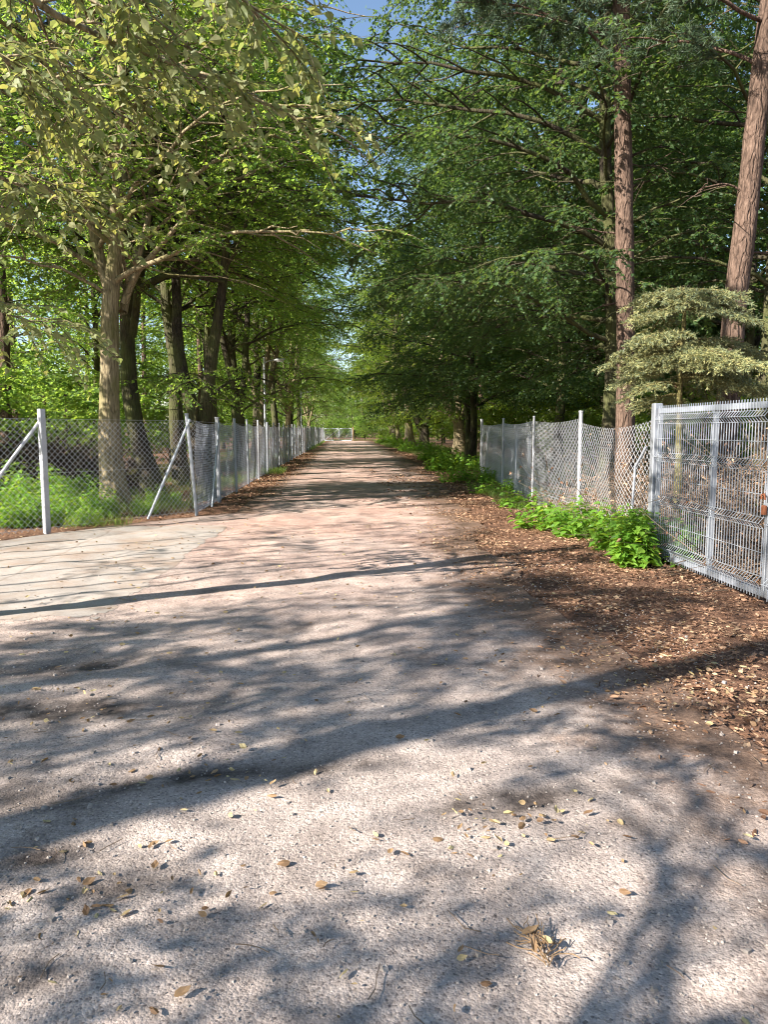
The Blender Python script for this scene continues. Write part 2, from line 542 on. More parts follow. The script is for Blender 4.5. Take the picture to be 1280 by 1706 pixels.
def road_mat():
    m, t, out = mat_new('road_grit')
    v = coord(t)
    big = noise(t, v, .55, 5, .6)
    mid = noise(t, v, 3.2, 6, .65)
    fine = noise(t, v, 38, 5, .75)
    vor = N(t, 'ShaderNodeTexVoronoi'); vor.inputs['Scale'].default_value = 130
    t.links.new(v, vor.inputs['Vector'])
    vor2 = N(t, 'ShaderNodeTexVoronoi'); vor2.inputs['Scale'].default_value = 60
    t.links.new(v, vor2.inputs['Vector'])
    c = ramp(t, mid, [(.3, (.25, .213, .19)), (.5, (.365, .313, .28)), (.72, (.46, .40, .36))])
    # reddish dust further up the lane
    sep = N(t, 'ShaderNodeSeparateXYZ'); t.links.new(v, sep.inputs[0])
    mr = N(t, 'ShaderNodeMapRange'); t.links.new(sep.outputs[1], mr.inputs[0])
    mr.inputs[1].default_value = 4; mr.inputs[2].default_value = 11
    rf = N(t, 'ShaderNodeMath', operation='MULTIPLY', use_clamp=True); t.links.new(mr.outputs[0], rf.inputs[0])
    t.links.new(ramp(t, big, [(.3, (.2, .2, .2)), (.6, (1, 1, 1))]), rf.inputs[1])
    c = mixc(t, c, mixc(t, c, (1.16, .93, .86), 1.0, 'MULTIPLY'), rf.outputs[0])
    # grit: light and dark specks
    cc = N(t, 'ShaderNodeSeparateColor'); t.links.new(vor.outputs['Color'], cc.inputs[0])
    spk = ramp(t, cc.outputs[0], [(0, (.36, .35, .36)), (.07, (.62, .61, .6)), (.18, (.95, .95, .95)), (.85, (1.05, 1.05, 1.05)), (.97, (1.4, 1.38, 1.36))])
    c = mixc(t, c, spk, .85, 'MULTIPLY')
    c = mixc(t, c, ramp(t, fine, [(.32, (.62, .6, .6)), (.55, (1.05, 1.05, 1.05)), (.75, (1.25, 1.25, 1.25))]), .8, 'MULTIPLY')
    # damp dark dirt where leaves have rotted
    dn = noise(t, v, 1.15, 6, .7)
    dirt = ramp(t, dn, [(.56, (0, 0, 0)), (.66, (1, 1, 1))])
    df = N(t, 'ShaderNodeMath', operation='MULTIPLY'); t.links.new(dirt, df.inputs[0]); df.inputs[1].default_value = .6
    c = mixc(t, c, (.10, .075, .06), df.outputs[0])
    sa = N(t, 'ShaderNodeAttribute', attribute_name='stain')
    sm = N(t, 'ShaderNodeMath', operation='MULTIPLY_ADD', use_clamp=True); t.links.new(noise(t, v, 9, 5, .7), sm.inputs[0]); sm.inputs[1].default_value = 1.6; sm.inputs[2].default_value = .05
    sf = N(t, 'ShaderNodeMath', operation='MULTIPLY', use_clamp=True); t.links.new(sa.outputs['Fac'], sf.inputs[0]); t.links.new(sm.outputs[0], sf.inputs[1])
    c = mixc(t, c, ramp(t, fine, [(.3, (.03, .024, .022)), (.6, (.085, .07, .062)), (.8, (.17, .14, .125))]), sf.outputs[0])  # dirt and painted shade darken the road colour
    wn = noise(t, coord(t, (1, .22, 1)), 1.6, 5, .6)
    c = mixc(t, c, ramp(t, wn, [(.35, (.80, .79, .80)), (.62, (1.12, 1.10, 1.09))]), .9, 'MULTIPLY')
    ed = N(t, 'ShaderNodeAttribute', attribute_name='rim')
    en = noise(t, v, 2.6, 6, .7)
    es = N(t, 'ShaderNodeMath', operation='MULTIPLY_ADD'); t.links.new(en, es.inputs[0]); es.inputs[1].default_value = 1.5; t.links.new(ed.outputs['Fac'], es.inputs[2])
    er = N(t, 'ShaderNodeMapRange'); t.links.new(es.outputs[0], er.inputs[0])
    er.inputs[1].default_value = .95; er.inputs[2].default_value = 1.5
    soil = ramp(t, fine, [(.3, (.07, .045, .033)), (.5, (.15, .098, .07)), (.72, (.27, .18, .13))])
    c = mixc(t, c, soil, er.outputs[0])
    p = N(t, 'ShaderNodeBsdfPrincipled'); p.inputs['Roughness'].default_value = .9
    p.inputs['Specular IOR Level'].default_value = .2
    t.links.new(c, p.inputs['Base Color'])
    h = N(t, 'ShaderNodeMath', operation='MULTIPLY_ADD')
    t.links.new(vor2.outputs['Distance'], h.inputs[0]); h.inputs[1].default_value = -.5; t.links.new(fine, h.inputs[2])
    h2 = N(t, 'ShaderNodeMath', operation='MULTIPLY_ADD')
    t.links.new(vor.outputs['Distance'], h2.inputs[0]); h2.inputs[1].default_value = -.45; t.links.new(h.outputs[0], h2.inputs[2])
    b = N(t, 'ShaderNodeBump'); b.inputs['Distance'].default_value = .0055; b.inputs['Strength'].default_value = .8
    t.links.new(h2.outputs[0], b.inputs['Height']); t.links.new(b.outputs[0], p.inputs['Normal'])
    t.links.new(p.outputs[0], out.inputs[0])
    return m


def slab_mat():
    m, t, out = mat_new('side_road_concrete')
    v = coord(t)
    mid = noise(t, v, 2.2, 6, .65); fine = noise(t, v, 55, 4, .7)
    c = ramp(t, mid, [(.3, (.30, .268, .242)), (.7, (.39, .35, .317))])
    c = mixc(t, c, ramp(t, fine, [(.3, (.75, .74, .73)), (.6, (1.05, 1.05, 1.05))]), .7, 'MULTIPLY')
    sp = N(t, 'ShaderNodeSeparateXYZ'); t.links.new(v, sp.inputs[0])
    jn = noise(t, v, 1.5, 5, .6)
    ja = N(t, 'ShaderNodeMath', operation='MULTIPLY_ADD'); t.links.new(jn, ja.inputs[0]); ja.inputs[1].default_value = .25; t.links.new(sp.outputs[0], ja.inputs[2])
    jb = N(t, 'ShaderNodeMath', operation='PINGPONG'); t.links.new(ja.outputs[0], jb.inputs[0]); jb.inputs[1].default_value = .85
    c = mixc(t, c, ramp(t, jb.outputs[0], [(.0, (.55, .46, .40)), (.03, (1, 1, 1))]), .5, 'MULTIPLY')
    c = mixc(t, c, ramp(t, noise(t, v, 1.3, 6, .7), [(.45, (1, 1, 1)), (.62, (.86, .72, .62))]), .8, 'MULTIPLY')
    p = N(t, 'ShaderNodeBsdfPrincipled'); p.inputs['Roughness'].default_value = .9
    p.inputs['Specular IOR Level'].default_value = .2
    t.links.new(c, p.inputs['Base Color'])
    b = N(t, 'ShaderNodeBump'); b.inputs['Distance'].default_value = .006; b.inputs['Strength'].default_value = .7
    t.links.new(fine, b.inputs['Height']); t.links.new(b.outputs[0], p.inputs['Normal'])
    t.links.new(p.outputs[0], out.inputs[0])
    return m


gx = axis([(-400, -60, 40), (-60, -14, 4), (-14, 14, .14), (14, 60, 4), (60, 400, 40)])
gy = axis([(-300, -20, 40), (-20, 1, 1.5), (1, 30, .14), (30, 60, .5), (60, 140, 2), (140, 900, 60)])
V, F = grid(gx, gy, lambda x, y: hz(x, y) + np.where((x > 1.6) | (x < -2.2), (vnoise(x, y, .35, 8) - .5) * .03, 0) - np.where((x < road_right(y) - .25) & (x > -1.6) & (y < 103), .05, .012))
tag(link('ground', mesh_arrays('ground', V, F, True), ground_mat()), kind='structure')

rx = axis([(-26, -6, .5), (-6, -3, .04), (-3, 3, .022), (3, 4.4, .1)])
ry = axis([(-6, 1.2, .3), (1.2, 6.0, .022), (6.0, 12, .05), (12, 30, .15), (30, 104, .5)])


def road_keep(x, y):
    inside = (x < road_right(y))
    lim = np.where(y < FC[1] + .2, -100.0, road_left(y))
    k = inside & (x > lim)
    k &= ~((x < -2.0) & (y > front_rim(x)))
    return k


V, F = grid(rx, ry, lambda x, y: hz(x, y) + .010 + micro(x, y), road_keep)
me = mesh_arrays('road', V, F, True)
dR = (road_right(V[:, 1]) - V[:, 0]) / 1.3
dL = np.where(V[:, 1] > FC[1], (V[:, 0] - road_left(V[:, 1])) / .9, 9)
dF = np.where(V[:, 0] < -2.0, (front_rim(V[:, 0]) - V[:, 1]) / .35, 9)
rim = 1 - np.clip(np.minimum(np.minimum(dR, dL), dF), 0, 1)
at = me.attributes.new('rim', 'FLOAT', 'POINT'); at.data.foreach_set('value', rim.astype(np.float32))
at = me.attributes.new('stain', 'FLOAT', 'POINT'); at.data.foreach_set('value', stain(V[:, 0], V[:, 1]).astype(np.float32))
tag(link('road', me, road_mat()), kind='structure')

# paved side road coming in from the left
sx = axis([(-26, -6, .5), (-6, -1.5, .03)])
sy = axis([(4.6, 12, .03)])


def slab_keep(x, y):
    rim = -1.95 + (9 - y) * -.04 + (vnoise(x, y, .3, 51) - .5) * .16
    low = 5.9 + (x + 2) * .12 + (vnoise(x, 0 * x, .9, 52) - .5) * .9 + (vnoise(x, y, .22, 53) - .5) * .7
    joint = (np.zeros_like(x) > 1) & (np.abs(x + 3.62 - (y - 8) * .02) < .018) & (vnoise(x, y, .2, 9) > .25)
    return (x < rim) & (y > low) & (y < front_rim(x) - .05) & ~joint


V, F = grid(sx, sy, lambda x, y: hz(x, y) + .0125 + micro(x, y), slab_keep)
tag(link('side_road', mesh_arrays('side_road', V, F, True), slab_mat()), kind='structure')


# ------------------------------------------------------------------ trees
def path(rng, p, az, el0, el1, L, k, wig=.12):
    els = np.linspace(el0, el1, k - 1) + rng.normal(0, wig, k - 1)
    azs = az + np.cumsum(rng.normal(0, wig, k - 1))
    d = np.stack([np.cos(els) * np.cos(azs), np.cos(els) * np.sin(azs), np.sin(els)], -1)
    return np.concatenate([[p], p + np.cumsum(d * L / (k - 1), 0)])


def along(P, f):
    """points and directions at fractions f of polyline P"""
    k = len(P) - 1
    q = np.clip(f, 0, .9999) * k
    i = q.astype(int); r = (q - i)[:, None]
    return P[i] * (1 - r) + P[i + 1] * r, norm(P[i + 1] - P[i])


def grow(seed, stems, z0, n_limbs, Rc, leaf=.08, sprays=6, nleaf=14, shape=LEAF1, el=(.9, -.15), top=.45, spray_len=.6,
         droop=.35, limbs_extra=(), twigs=True, bias=None, tilt=.55, width=.8, sub=.5, sub_n=9, gap=0.0):
    """stems: list of (points, r0, r1). Returns trunk (V, F) and crown (V, F, var)."""
    rng = np.random.default_rng(seed)
    tb = MB()
    limbs = []
    for pts, r0, r1 in stems:
        pts = np.asarray(pts, float)
        # resample finer with wobble
        k = max(8, int(np.linalg.norm(np.diff(pts, axis=0), axis=1).sum() / .5))
        cum = np.r_[0, np.cumsum(np.linalg.norm(np.diff(pts, axis=0), axis=1))]
        s = np.linspace(0, cum[-1], k)
        P = np.stack([np.interp(s, cum, pts[:, c]) for c in range(3)], -1)
        P[1:, :2] += (np.stack([vnoise(s, s * 0, 1.7, seed + 1), vnoise(s, s * 0, 1.7, seed + 2)], -1)[1:] - .5) * min(.25, r0)
        rad = np.interp(s / cum[-1], [0, 1], [r0, r1])
        if pts[0, 2] < .3:
            rad = rad * (1 + .65 * np.exp(-np.clip(P[:, 2], 0, 9) / .35)) * (1 + (vnoise(s, s * 0, .8, seed + 5) - .5) * .12)
            P[0, 2] = -.15
        Vt, Ft = tubes(P[None], rad[None], 14)
        # irregular girth
        ang = np.arctan2(Vt[:, 1] - np.repeat(P[:, 1], 14), Vt[:, 0] - np.repeat(P[:, 0], 14))
        cen = np.repeat(P, 14, 0)
        f = 1 + .07 * np.sin(ang * 3 + seed + Vt[:, 2] * .5) + .05 * np.sin(ang * 5 + Vt[:, 2] * .9) * np.exp(-np.clip(Vt[:, 2], 0, 9))
        Vt = cen + (Vt - cen) * f[:, None]
        tb.add(Vt, Ft)
        zt = P[-1, 2]
        nl = max(3, int(n_limbs * (zt - max(z0, P[0, 2])) / max(1e-3, (max(q[0][-1][2] for q in stems) - z0)) / max(1, len(stems)) * 1.3)) if len(stems) > 1 else n_limbs
        az = rng.random() * 6.28
        lo = np.clip((z0 - P[0, 2]) / max(.1, zt - P[0, 2]), 0.02, .9)
        for q in range(nl):
            fr = lo + (1 - lo) * ((q + .5 + rng.normal(0, .25)) / nl)
            fr = float(np.clip(fr, lo, .99))
            p, d = along(P, np.array([fr]))
            rr = np.interp(fr, np.linspace(0, 1, k), rad)
            az += 2.4 + rng.normal(0, .35)
            zr = np.clip((p[0, 2] - z0) / max(.1, (max(q2[0][-1][2] for q2 in stems) - z0)), 0, 1)
            prof = np.interp(zr, [0, .15, .45, .8, 1], [.75, 1, .95, top + .1, top * .5])
            L = Rc * prof * rng.uniform(.75, 1.15)
            if bias is not None:
                L *= 1 + bias[1] * math.cos(az - bias[0])
            e0 = el[0] + zr * .35 + rng.normal(0, .12)
            P2 = path(rng, p[0], az, e0, el[1] + zr * .5 + rng.normal(0, .12), L, 9)
            limbs.append((P2, min(rr * .5, .018 + L * .008)))
    for P2, r in limbs_extra:
        limbs.append((np.asarray(P2, float), r))
    LP = np.array([np.stack([np.interp(np.linspace(0, 1, 9), np.linspace(0, 1, len(a)), a[:, c]) for c in range(3)], -1) for a, _ in limbs])
    LR = np.array([r * np.linspace(1, .22, 9) for _, r in limbs])
    Vt, Ft = tubes(LP, LR, 7)
    tb.add(Vt, Ft)
    # second order
    S, SR, SD = [], [], []
    for P2, r in zip(LP, LR):
        L = np.linalg.norm(np.diff(P2, axis=0), axis=1).sum()
        n = max(4, int(L * sub_n / 4.0))
        fr = np.linspace(.2, 1, n) + rng.normal(0, .03, n)
        pp, dd = along(P2, fr)
        side = np.where(np.arange(n) % 2 == 0, 1, -1)
        for i in range(n):
            d = dd[i]
            az = math.atan2(d[1], d[0]) + side[i] * rng.uniform(.45, 1.15) * (1 - .6 * (fr[i] > .93))
            l2 = L * sub * (1.05 - .55 * fr[i]) * rng.uniform(.6, 1.2) + .25
            e = math.asin(np.clip(d[2], -1, 1))
            Q = path(rng, pp[i], az, e * .5 + rng.normal(.05, .2), e * .3 - droop * rng.uniform(.4, 1.4), l2, 6, .14)
            S.append(Q); SD.append(l2)
            SR.append(max(.006, r[0] * .35) * np.linspace(1, .3, 6))
    S = np.array(S); SR = np.array(SR); SD = np.array(SD)
    Vt, Ft = tubes(S, SR, 4)
    tb.add(Vt, Ft)
    # sprays
    n = len(S)
    dens = np.clip(SD / SD.mean(), .5, 1.8)
    cnt = np.maximum(2, np.round(sprays * dens * rng.uniform(.6, 1.3, n))).astype(int)
    if gap > 0:
        mid = S[:, 3]
        g = vnoise(mid[:, 0] * 1.0 + mid[:, 2], mid[:, 1] + mid[:, 2] * .7, 1.4, seed + 9)
        cnt = np.where(g < gap, 0, cnt)
    idx = np.repeat(np.arange(n), cnt)
    fr = rng.uniform(.12, 1, len(idx))
    q = fr * 4.999; i0 = q.astype(int); r_ = (q - i0)[:, None]
    B = S[idx, i0] * (1 - r_) + S[idx, i0 + 1] * r_
    D = norm(S[idx, i0 + 1] - S[idx, i0])
    sd_ = np.where(rng.random(len(idx)) < .5, 1, -1)
    a = np.arctan2(D[:, 1], D[:, 0]) + sd_ * rng.uniform(.2, 1.3, len(idx))
    e = -droop * rng.uniform(-.4, 1.8, len(idx))
    T = np.stack([np.cos(e) * np.cos(a), np.cos(e) * np.sin(a), np.sin(e)], -1)
    SL = spray_len * rng.uniform(.6, 1.25, len(idx))
    if twigs:
        P3 = np.stack([B, B + T * SL[:, None] * .55, B + T * SL[:, None] + np.array([0, 0, -1]) * (SL * .18)[:, None]], 1)
        Vt, Ft = tubes(P3, np.tile([.005, .0035, .0015], (len(P3), 1)), 3)
        tb.add(Vt, Ft)
    m = nleaf
    u = (np.arange(m) + .5) / m
    u = np.clip(u[None, :] + rng.normal(0, .04, (len(idx), m)), .02, 1.03)
    pos = B[:, None] + T[:, None] * (SL[:, None] * u)[..., None]
    pos[..., 2] -= SL[:, None] * .18 * u ** 2
    side = np.cross(T, np.array([0, 0, 1.0])); side = norm(side)
    sg = np.where(np.arange(m) % 2 == 0, 1, -1)[None, :, None]
    ld = T[:, None] * .62 + side[:, None] * sg * .8 + rng.normal(0, .22, (len(idx), m, 3))
    ld[..., 2] -= .22
    nr = np.array([0, 0, 1.0]) + rng.normal(0, tilt, (len(idx), m, 3))
    ln = leaf * rng.uniform(.45, 1.25, (len(idx), m))
    ln = ln.ravel()
    Vc, Fc, var = leaves(pos.reshape(-1, 3), ld.reshape(-1, 3), nr.reshape(-1, 3), ln, ln * width, shape, rng)
    return tb, (Vc, Fc, var)


def tree(name, loc, rz, data, bark, leafm, label, cat='tree', group=None, trunk_name='trunk', crown_name='crown'):
    root = empty(name, loc, rz)
    tag(root, label, cat, group)
    tb, (Vc, Fc, var) = data
    tb.build(trunk_name, bark, root, True)
    link(crown_name, mesh_arrays(crown_name, Vc, Fc, False, var), leafm, root)
    return root


def copy_thing(src, loc, rz, s=1.0, label=None, group=None, sz=None):
    r = src.copy(); col.objects.link(r)
    r.location = loc; r.rotation_euler = (0, 0, rz); r.scale = (s, s, sz or s)
    if label: r['label'] = label
    if group: r['group'] = group
    for ch in list(src.children):
        c = ch.copy(); col.objects.link(c); c.parent = r
        for g in list(ch.children):
            d = g.copy(); col.objects.link(d); d.parent = c
    return r


def loc_at(px, Y):
    x, _, _ = ap(px, 716, Y)
    return np.array([x, Y, 0.0])


def rel(pts, base):
    """pixel outline of a stem (px, py, depth) -> points relative to the base"""
    return [tuple(np.array(ap(px, py, Y)) - base) for px, py, Y in pts]


TR = random.Random(5)

# --- the big pale tree behind the left front fence
b0 = loc_at(192, 14.6)
st0 = [([(0, 0, 0), (-.02, 0, .9)] + rel([(190, 600, 14.6), (186, 480, 14.5), (186, 380, 14.5)], b0) + rel([(198, 250, 14.4), (196, 130, 14.3), (190, -60, 14.2)], b0), .22, .05),
       (rel([(186, 500, 14.7), (160, 390, 14.8), (146, 280, 14.9), (135, 120, 15.0), (118, -60, 15)], b0), .11, .04),
       (rel([(205, 505, 14.6), (232, 450, 14.5), (262, 420, 14.3), (330, 340, 13.9)], b0), .075, .025),
       (rel([(204, 520, 14.8), (222, 450, 15.2), (250, 380, 15.6), (262, 200, 16)], b0), .085, .03)]
T0 = tree('linden_tree', tuple(b0), 0, grow(11, st0, 3.6, 60, 4.7, .075, 9, 17, LEAF1, (.55, -.2), .8, .65, .4, bias=(-.2, .2), gap=.42),
          M['bark_grey'], M['leaf_left'], 'large linden with a thick pale trunk behind the left front fence, sunlit on one side')
# dark leaning neighbour
b1 = loc_at(252, 17.6)
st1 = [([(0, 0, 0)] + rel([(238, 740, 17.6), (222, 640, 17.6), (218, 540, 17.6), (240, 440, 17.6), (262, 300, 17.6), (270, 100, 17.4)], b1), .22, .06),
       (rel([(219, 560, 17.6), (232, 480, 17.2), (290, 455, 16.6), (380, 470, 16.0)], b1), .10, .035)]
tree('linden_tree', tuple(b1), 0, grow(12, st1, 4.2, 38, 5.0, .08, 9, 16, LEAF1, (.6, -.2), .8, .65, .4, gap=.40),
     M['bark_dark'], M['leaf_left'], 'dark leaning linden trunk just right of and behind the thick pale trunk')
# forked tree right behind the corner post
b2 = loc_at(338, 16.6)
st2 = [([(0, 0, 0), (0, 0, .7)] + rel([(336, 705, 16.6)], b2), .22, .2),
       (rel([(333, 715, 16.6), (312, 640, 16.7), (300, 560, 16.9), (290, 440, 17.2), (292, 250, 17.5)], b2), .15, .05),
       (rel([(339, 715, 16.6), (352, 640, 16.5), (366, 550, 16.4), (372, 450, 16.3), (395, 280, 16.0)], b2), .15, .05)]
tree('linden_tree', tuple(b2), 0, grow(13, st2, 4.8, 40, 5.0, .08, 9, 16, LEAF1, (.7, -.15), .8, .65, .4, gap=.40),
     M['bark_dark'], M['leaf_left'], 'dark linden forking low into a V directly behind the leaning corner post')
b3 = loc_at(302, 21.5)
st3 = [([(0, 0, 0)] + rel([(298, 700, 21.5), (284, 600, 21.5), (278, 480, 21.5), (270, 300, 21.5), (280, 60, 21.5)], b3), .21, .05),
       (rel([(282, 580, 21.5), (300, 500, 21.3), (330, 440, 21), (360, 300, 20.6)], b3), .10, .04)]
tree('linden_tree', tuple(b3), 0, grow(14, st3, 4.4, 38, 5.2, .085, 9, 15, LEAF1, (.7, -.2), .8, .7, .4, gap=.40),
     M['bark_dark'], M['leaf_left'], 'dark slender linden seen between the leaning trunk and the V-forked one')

# --- generic avenue variants
def variant(seed, H, z0, Rc, r, leaf, nl, sprays, nleaf, fork=0, bark=None, leafm=None, lean=0, el=(.75, -.2), bias=None, gap=.12, droop=.4):
    rng = np.random.default_rng(seed)
    st = []
    lx, ly = lean, rng.normal(0, .2)
    if fork:
        zf = rng.uniform(1.3, 2.8)
        st.append(([(0, 0, 0), (lx * .1, 0, zf * .6), (lx * .15, ly * .1, zf + .15)], r, r * .85))
        for k in range(fork):
            a = k * 6.28 / fork + rng.uniform(0, 1.5)
            dx, dy = math.cos(a), math.sin(a)
            st.append(([(lx * .15, ly * .1, zf), (lx * .4 + dx * .5, dy * .5, zf + 1.5), (lx * .7 + dx * 1.0, dy * 1.0, zf + 3.5), (lx + dx * 1.3, ly + dy * 1.3, H * rng.uniform(.85, 1))], r * .68, .045))
    else:
        st.append(([(0, 0, 0), (lx * .2 + rng.normal(0, .1), ly * .2, H * .25), (lx * .6 + rng.normal(0, .15), ly * .6, H * .6), (lx, ly, H)], r, .05))
    return grow(seed, st, z0, nl, Rc, leaf, sprays, nleaf, LEAF1, el, .75, .8, droop, twigs=False, bias=bias, gap=gap)


PARK = (0, -400, 0)
AV = []
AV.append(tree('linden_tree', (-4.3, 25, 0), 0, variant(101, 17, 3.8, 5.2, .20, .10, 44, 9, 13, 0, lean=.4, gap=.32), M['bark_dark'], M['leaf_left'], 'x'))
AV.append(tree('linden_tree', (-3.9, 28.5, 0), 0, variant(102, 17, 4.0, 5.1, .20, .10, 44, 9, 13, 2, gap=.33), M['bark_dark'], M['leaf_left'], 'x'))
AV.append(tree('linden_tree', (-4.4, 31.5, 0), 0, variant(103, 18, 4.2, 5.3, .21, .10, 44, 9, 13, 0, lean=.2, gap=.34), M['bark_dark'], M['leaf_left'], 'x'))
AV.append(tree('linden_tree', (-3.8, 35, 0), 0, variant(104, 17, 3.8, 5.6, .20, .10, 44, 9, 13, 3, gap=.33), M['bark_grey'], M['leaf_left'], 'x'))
ordn = ['first', 'second', 'third', 'fourth', 'fifth', 'sixth', 'seventh', 'eighth', 'ninth', 'tenth', 'eleventh', 'twelfth', 'thirteenth', 'fourteenth']
lefts = [(-4.3, 25), (-3.9, 28.5), (-4.4, 31.5), (-3.8, 35), (-4.4, 38.5), (-4.3, 48), (-3.9, 54), (-4.2, 61), (-4.0, 69), (-4.3, 78), (-4.0, 89), (-4.6, 100)]
for i, (x, y) in enumerate(lefts):
    if i < 4:
        o = AV[i]
    else:
        o = copy_thing(AV[[2, 0, 3, 1][i % 4]], (x, y, 0), TR.uniform(0, 6.28), TR.uniform(.9, 1.08))
    o['label'] = ordn[i] + ' linden in the row behind the long left fence, counted from its near end'
    o['group'] = 'linden row behind the long left fence'

# --- right avenue
RV = []
b = loc_at(768, 47)
stR = [([(0, 0, 0)] + rel([(764, 715, 47), (762, 700, 47)], b), .42, .34),
       (rel([(763, 705, 47), (752, 690, 47), (738, 665, 47), (732, 630, 47), (735, 560, 47), (742, 300, 47)], b), .22, .06),
       (rel([(764, 705, 47), (765, 680, 47), (758, 650, 47), (748, 600, 47), (760, 450, 47)], b), .2, .06),
       (rel([(766, 712, 47.5), (790, 640, 47.5), (800, 560, 47.5), (810, 300, 47.5)], b), .2, .06)]
tree('hornbeam_tree', tuple(b), 0, grow(21, stR, 4.5, 50, 5.6, .13, 8, 12, LEAF1, (.5, -.2), .8, .9, .4, twigs=False, gap=.25),
     M['bark_grey'], M['leaf_mid'], 'pale sunlit forked tree right of the road just beyond the end of the right fence')
b = loc_at(708, 62)
stR = [([(0, 0, 0)] + rel([(706, 722, 62), (704, 712, 62)], b), .45, .36),
       (rel([(704, 718, 62), (690, 690, 62), (678, 660, 62), (668, 625, 62), (660, 580, 62), (664, 450, 62)], b), .30, .06),
       (rel([(706, 716, 62), (716, 685, 62), (728, 668, 62), (735, 600, 62), (735, 450, 62)], b), .30, .06)]
tree('hornbeam_tree', tuple(b), 0, grow(22, stR, 5, 46, 6.0, .15, 8, 12, LEAF1, (.5, -.2), .8, .9, .4, twigs=False, gap=.25),
     M['bark_dark'], M['leaf_mid'], 'wide V-shaped dark tree on the right verge with a pale sunlit foot')
RV.append(tree('hornbeam_tree', (6.3, 68, 0), 0, variant(121, 19, 3.6, 6.0, .30, .16, 44, 8, 12, 2, lean=-1.4, gap=.22), M['bark_grey'], M['leaf_mid'], 'x'))
RV.append(tree('hornbeam_tree', (6.4, 74, 0), 0, variant(122, 20, 3.6, 6.0, .28, .16, 44, 8, 12, 0, lean=-.8, gap=.28), M['bark_dark'], M['leaf_mid'], 'x'))
rights = [(5.9, 68), (6.2, 75), (6.3, 84), (6.2, 93), (6.6, 104)]
for i, (x, y) in enumerate(rights):
    o = RV[i] if i < 2 else copy_thing(RV[i % 2], (x, y, 0), TR.uniform(0, 6.28), TR.uniform(.9, 1.05))
    o['label'] = ordn[i] + ' tree beyond the wide V-shaped one on the right verge'
    o['group'] = 'tree row along the right verge'

# --- dark layered trees behind the right fence
DK = []
dk_lab = ['dark layered hornbeam closest behind the middle of the right wire fence', 'dark layered hornbeam reaching over the far end of the right fence',
          'dark hornbeam deep behind the right fence, left of the tall pine', 'dark hornbeam filling the shade between the two pines',
          'dark hornbeam behind the far end of the right fence', 'dark hornbeam in the deep shade far behind the gate']
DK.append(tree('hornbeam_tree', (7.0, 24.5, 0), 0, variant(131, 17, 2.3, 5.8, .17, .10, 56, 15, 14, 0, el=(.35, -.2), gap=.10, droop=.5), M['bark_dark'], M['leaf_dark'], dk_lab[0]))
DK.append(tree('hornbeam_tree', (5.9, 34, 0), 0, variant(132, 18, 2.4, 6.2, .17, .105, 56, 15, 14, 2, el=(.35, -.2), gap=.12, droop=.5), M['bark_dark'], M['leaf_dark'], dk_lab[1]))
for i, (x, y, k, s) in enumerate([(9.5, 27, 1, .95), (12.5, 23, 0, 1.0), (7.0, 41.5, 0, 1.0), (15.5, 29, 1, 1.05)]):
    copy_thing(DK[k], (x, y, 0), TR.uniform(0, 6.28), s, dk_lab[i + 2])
for o in [o for o in bpy.data.objects if o.get('label') in dk_lab]:
    o['group'] = 'dark hornbeams behind the right fence'

# --- pines on the right
def pine(seed, pts, r0, r1, branches, leafm, base, needle=.11):
    rng = np.random.default_rng(seed)
    tb = MB()
    pts = np.asarray(pts, float)
    cum = np.r_[0, np.cumsum(np.linalg.norm(np.diff(pts, axis=0), axis=1))]
    k = int(cum[-1] / .3)
    s = np.linspace(0, cum[-1], k)
    P = np.stack([np.interp(s, cum, pts[:, c]) for c in range(3)], -1)
    rad = np.interp(s / cum[-1], [0, 1], [r0, r1]) * (1 + .35 * np.exp(-s / .4)) * (1 + (vnoise(s, s * 0, .5, seed) - .5) * .1)
    Vt, Ft = tubes(P[None], rad[None], 16)
    cen = np.repeat(P, 16, 0); ang = np.tile(np.arange(16), k)
    Vt = cen + (Vt - cen) * (1 + (vnoise(ang * .7, Vt[:, 2] * 2, .6, seed + 3) - .5)[:, None] * .14)
    tb.add(Vt, Ft)
    B, T, SL = [], [], []
    for (z, az, L, el0, el1, live) in branches:
        fr = np.clip(z / P[-1, 2], 0, .98)
        p, _ = along(P, np.array([fr]))
        Q = path(rng, p[0], az, el0, el1, L, 10, .10)
        tb.tube(Q, np.linspace(.035 if live else .02, .008, 10), 6, False)
        for j in range(int(L * 4)):
            f = rng.uniform(.25, 1)
            pp, dd = along(Q, np.array([f]))
            a2 = math.atan2(dd[0, 1], dd[0, 0]) + rng.choice([-1, 1]) * rng.uniform(.4, 1.2)
            l2 = rng.uniform(.3, .9)
            Q2 = path(rng, pp[0], a2, rng.normal(0, .3), rng.normal(-.3, .3), l2, 5, .2)
            tb.tube(Q2, np.linspace(.009, .003, 5), 4, False)
            if live:
                for m_ in range(9):
                    g = rng.uniform(.2, 1)
                    p3, d3 = along(Q2, np.array([g]))
                    B.append(p3[0]); T.append(d3[0] + rng.normal(0, .6, 3)); SL.append(rng.uniform(.16, .3))
    Vc = Fc = var = None
    if B:
        B = np.array(B); T = norm(np.array(T)); SL = np.array(SL)
        m = 26
        u = rng.random((len(B), m))
        pos = B[:, None] + T[:, None] * (SL[:, None] * u)[..., None]
        d = T[:, None] * .5 + rng.normal(0, .6, (len(B), m, 3))
        Vc, Fc, var = leaves(pos.reshape(-1, 3), d.reshape(-1, 3), rng.normal(0, 1, (len(B) * m, 3)), needle, needle * .09, NEEDLE, rng)
    return tb, (Vc, Fc, var)


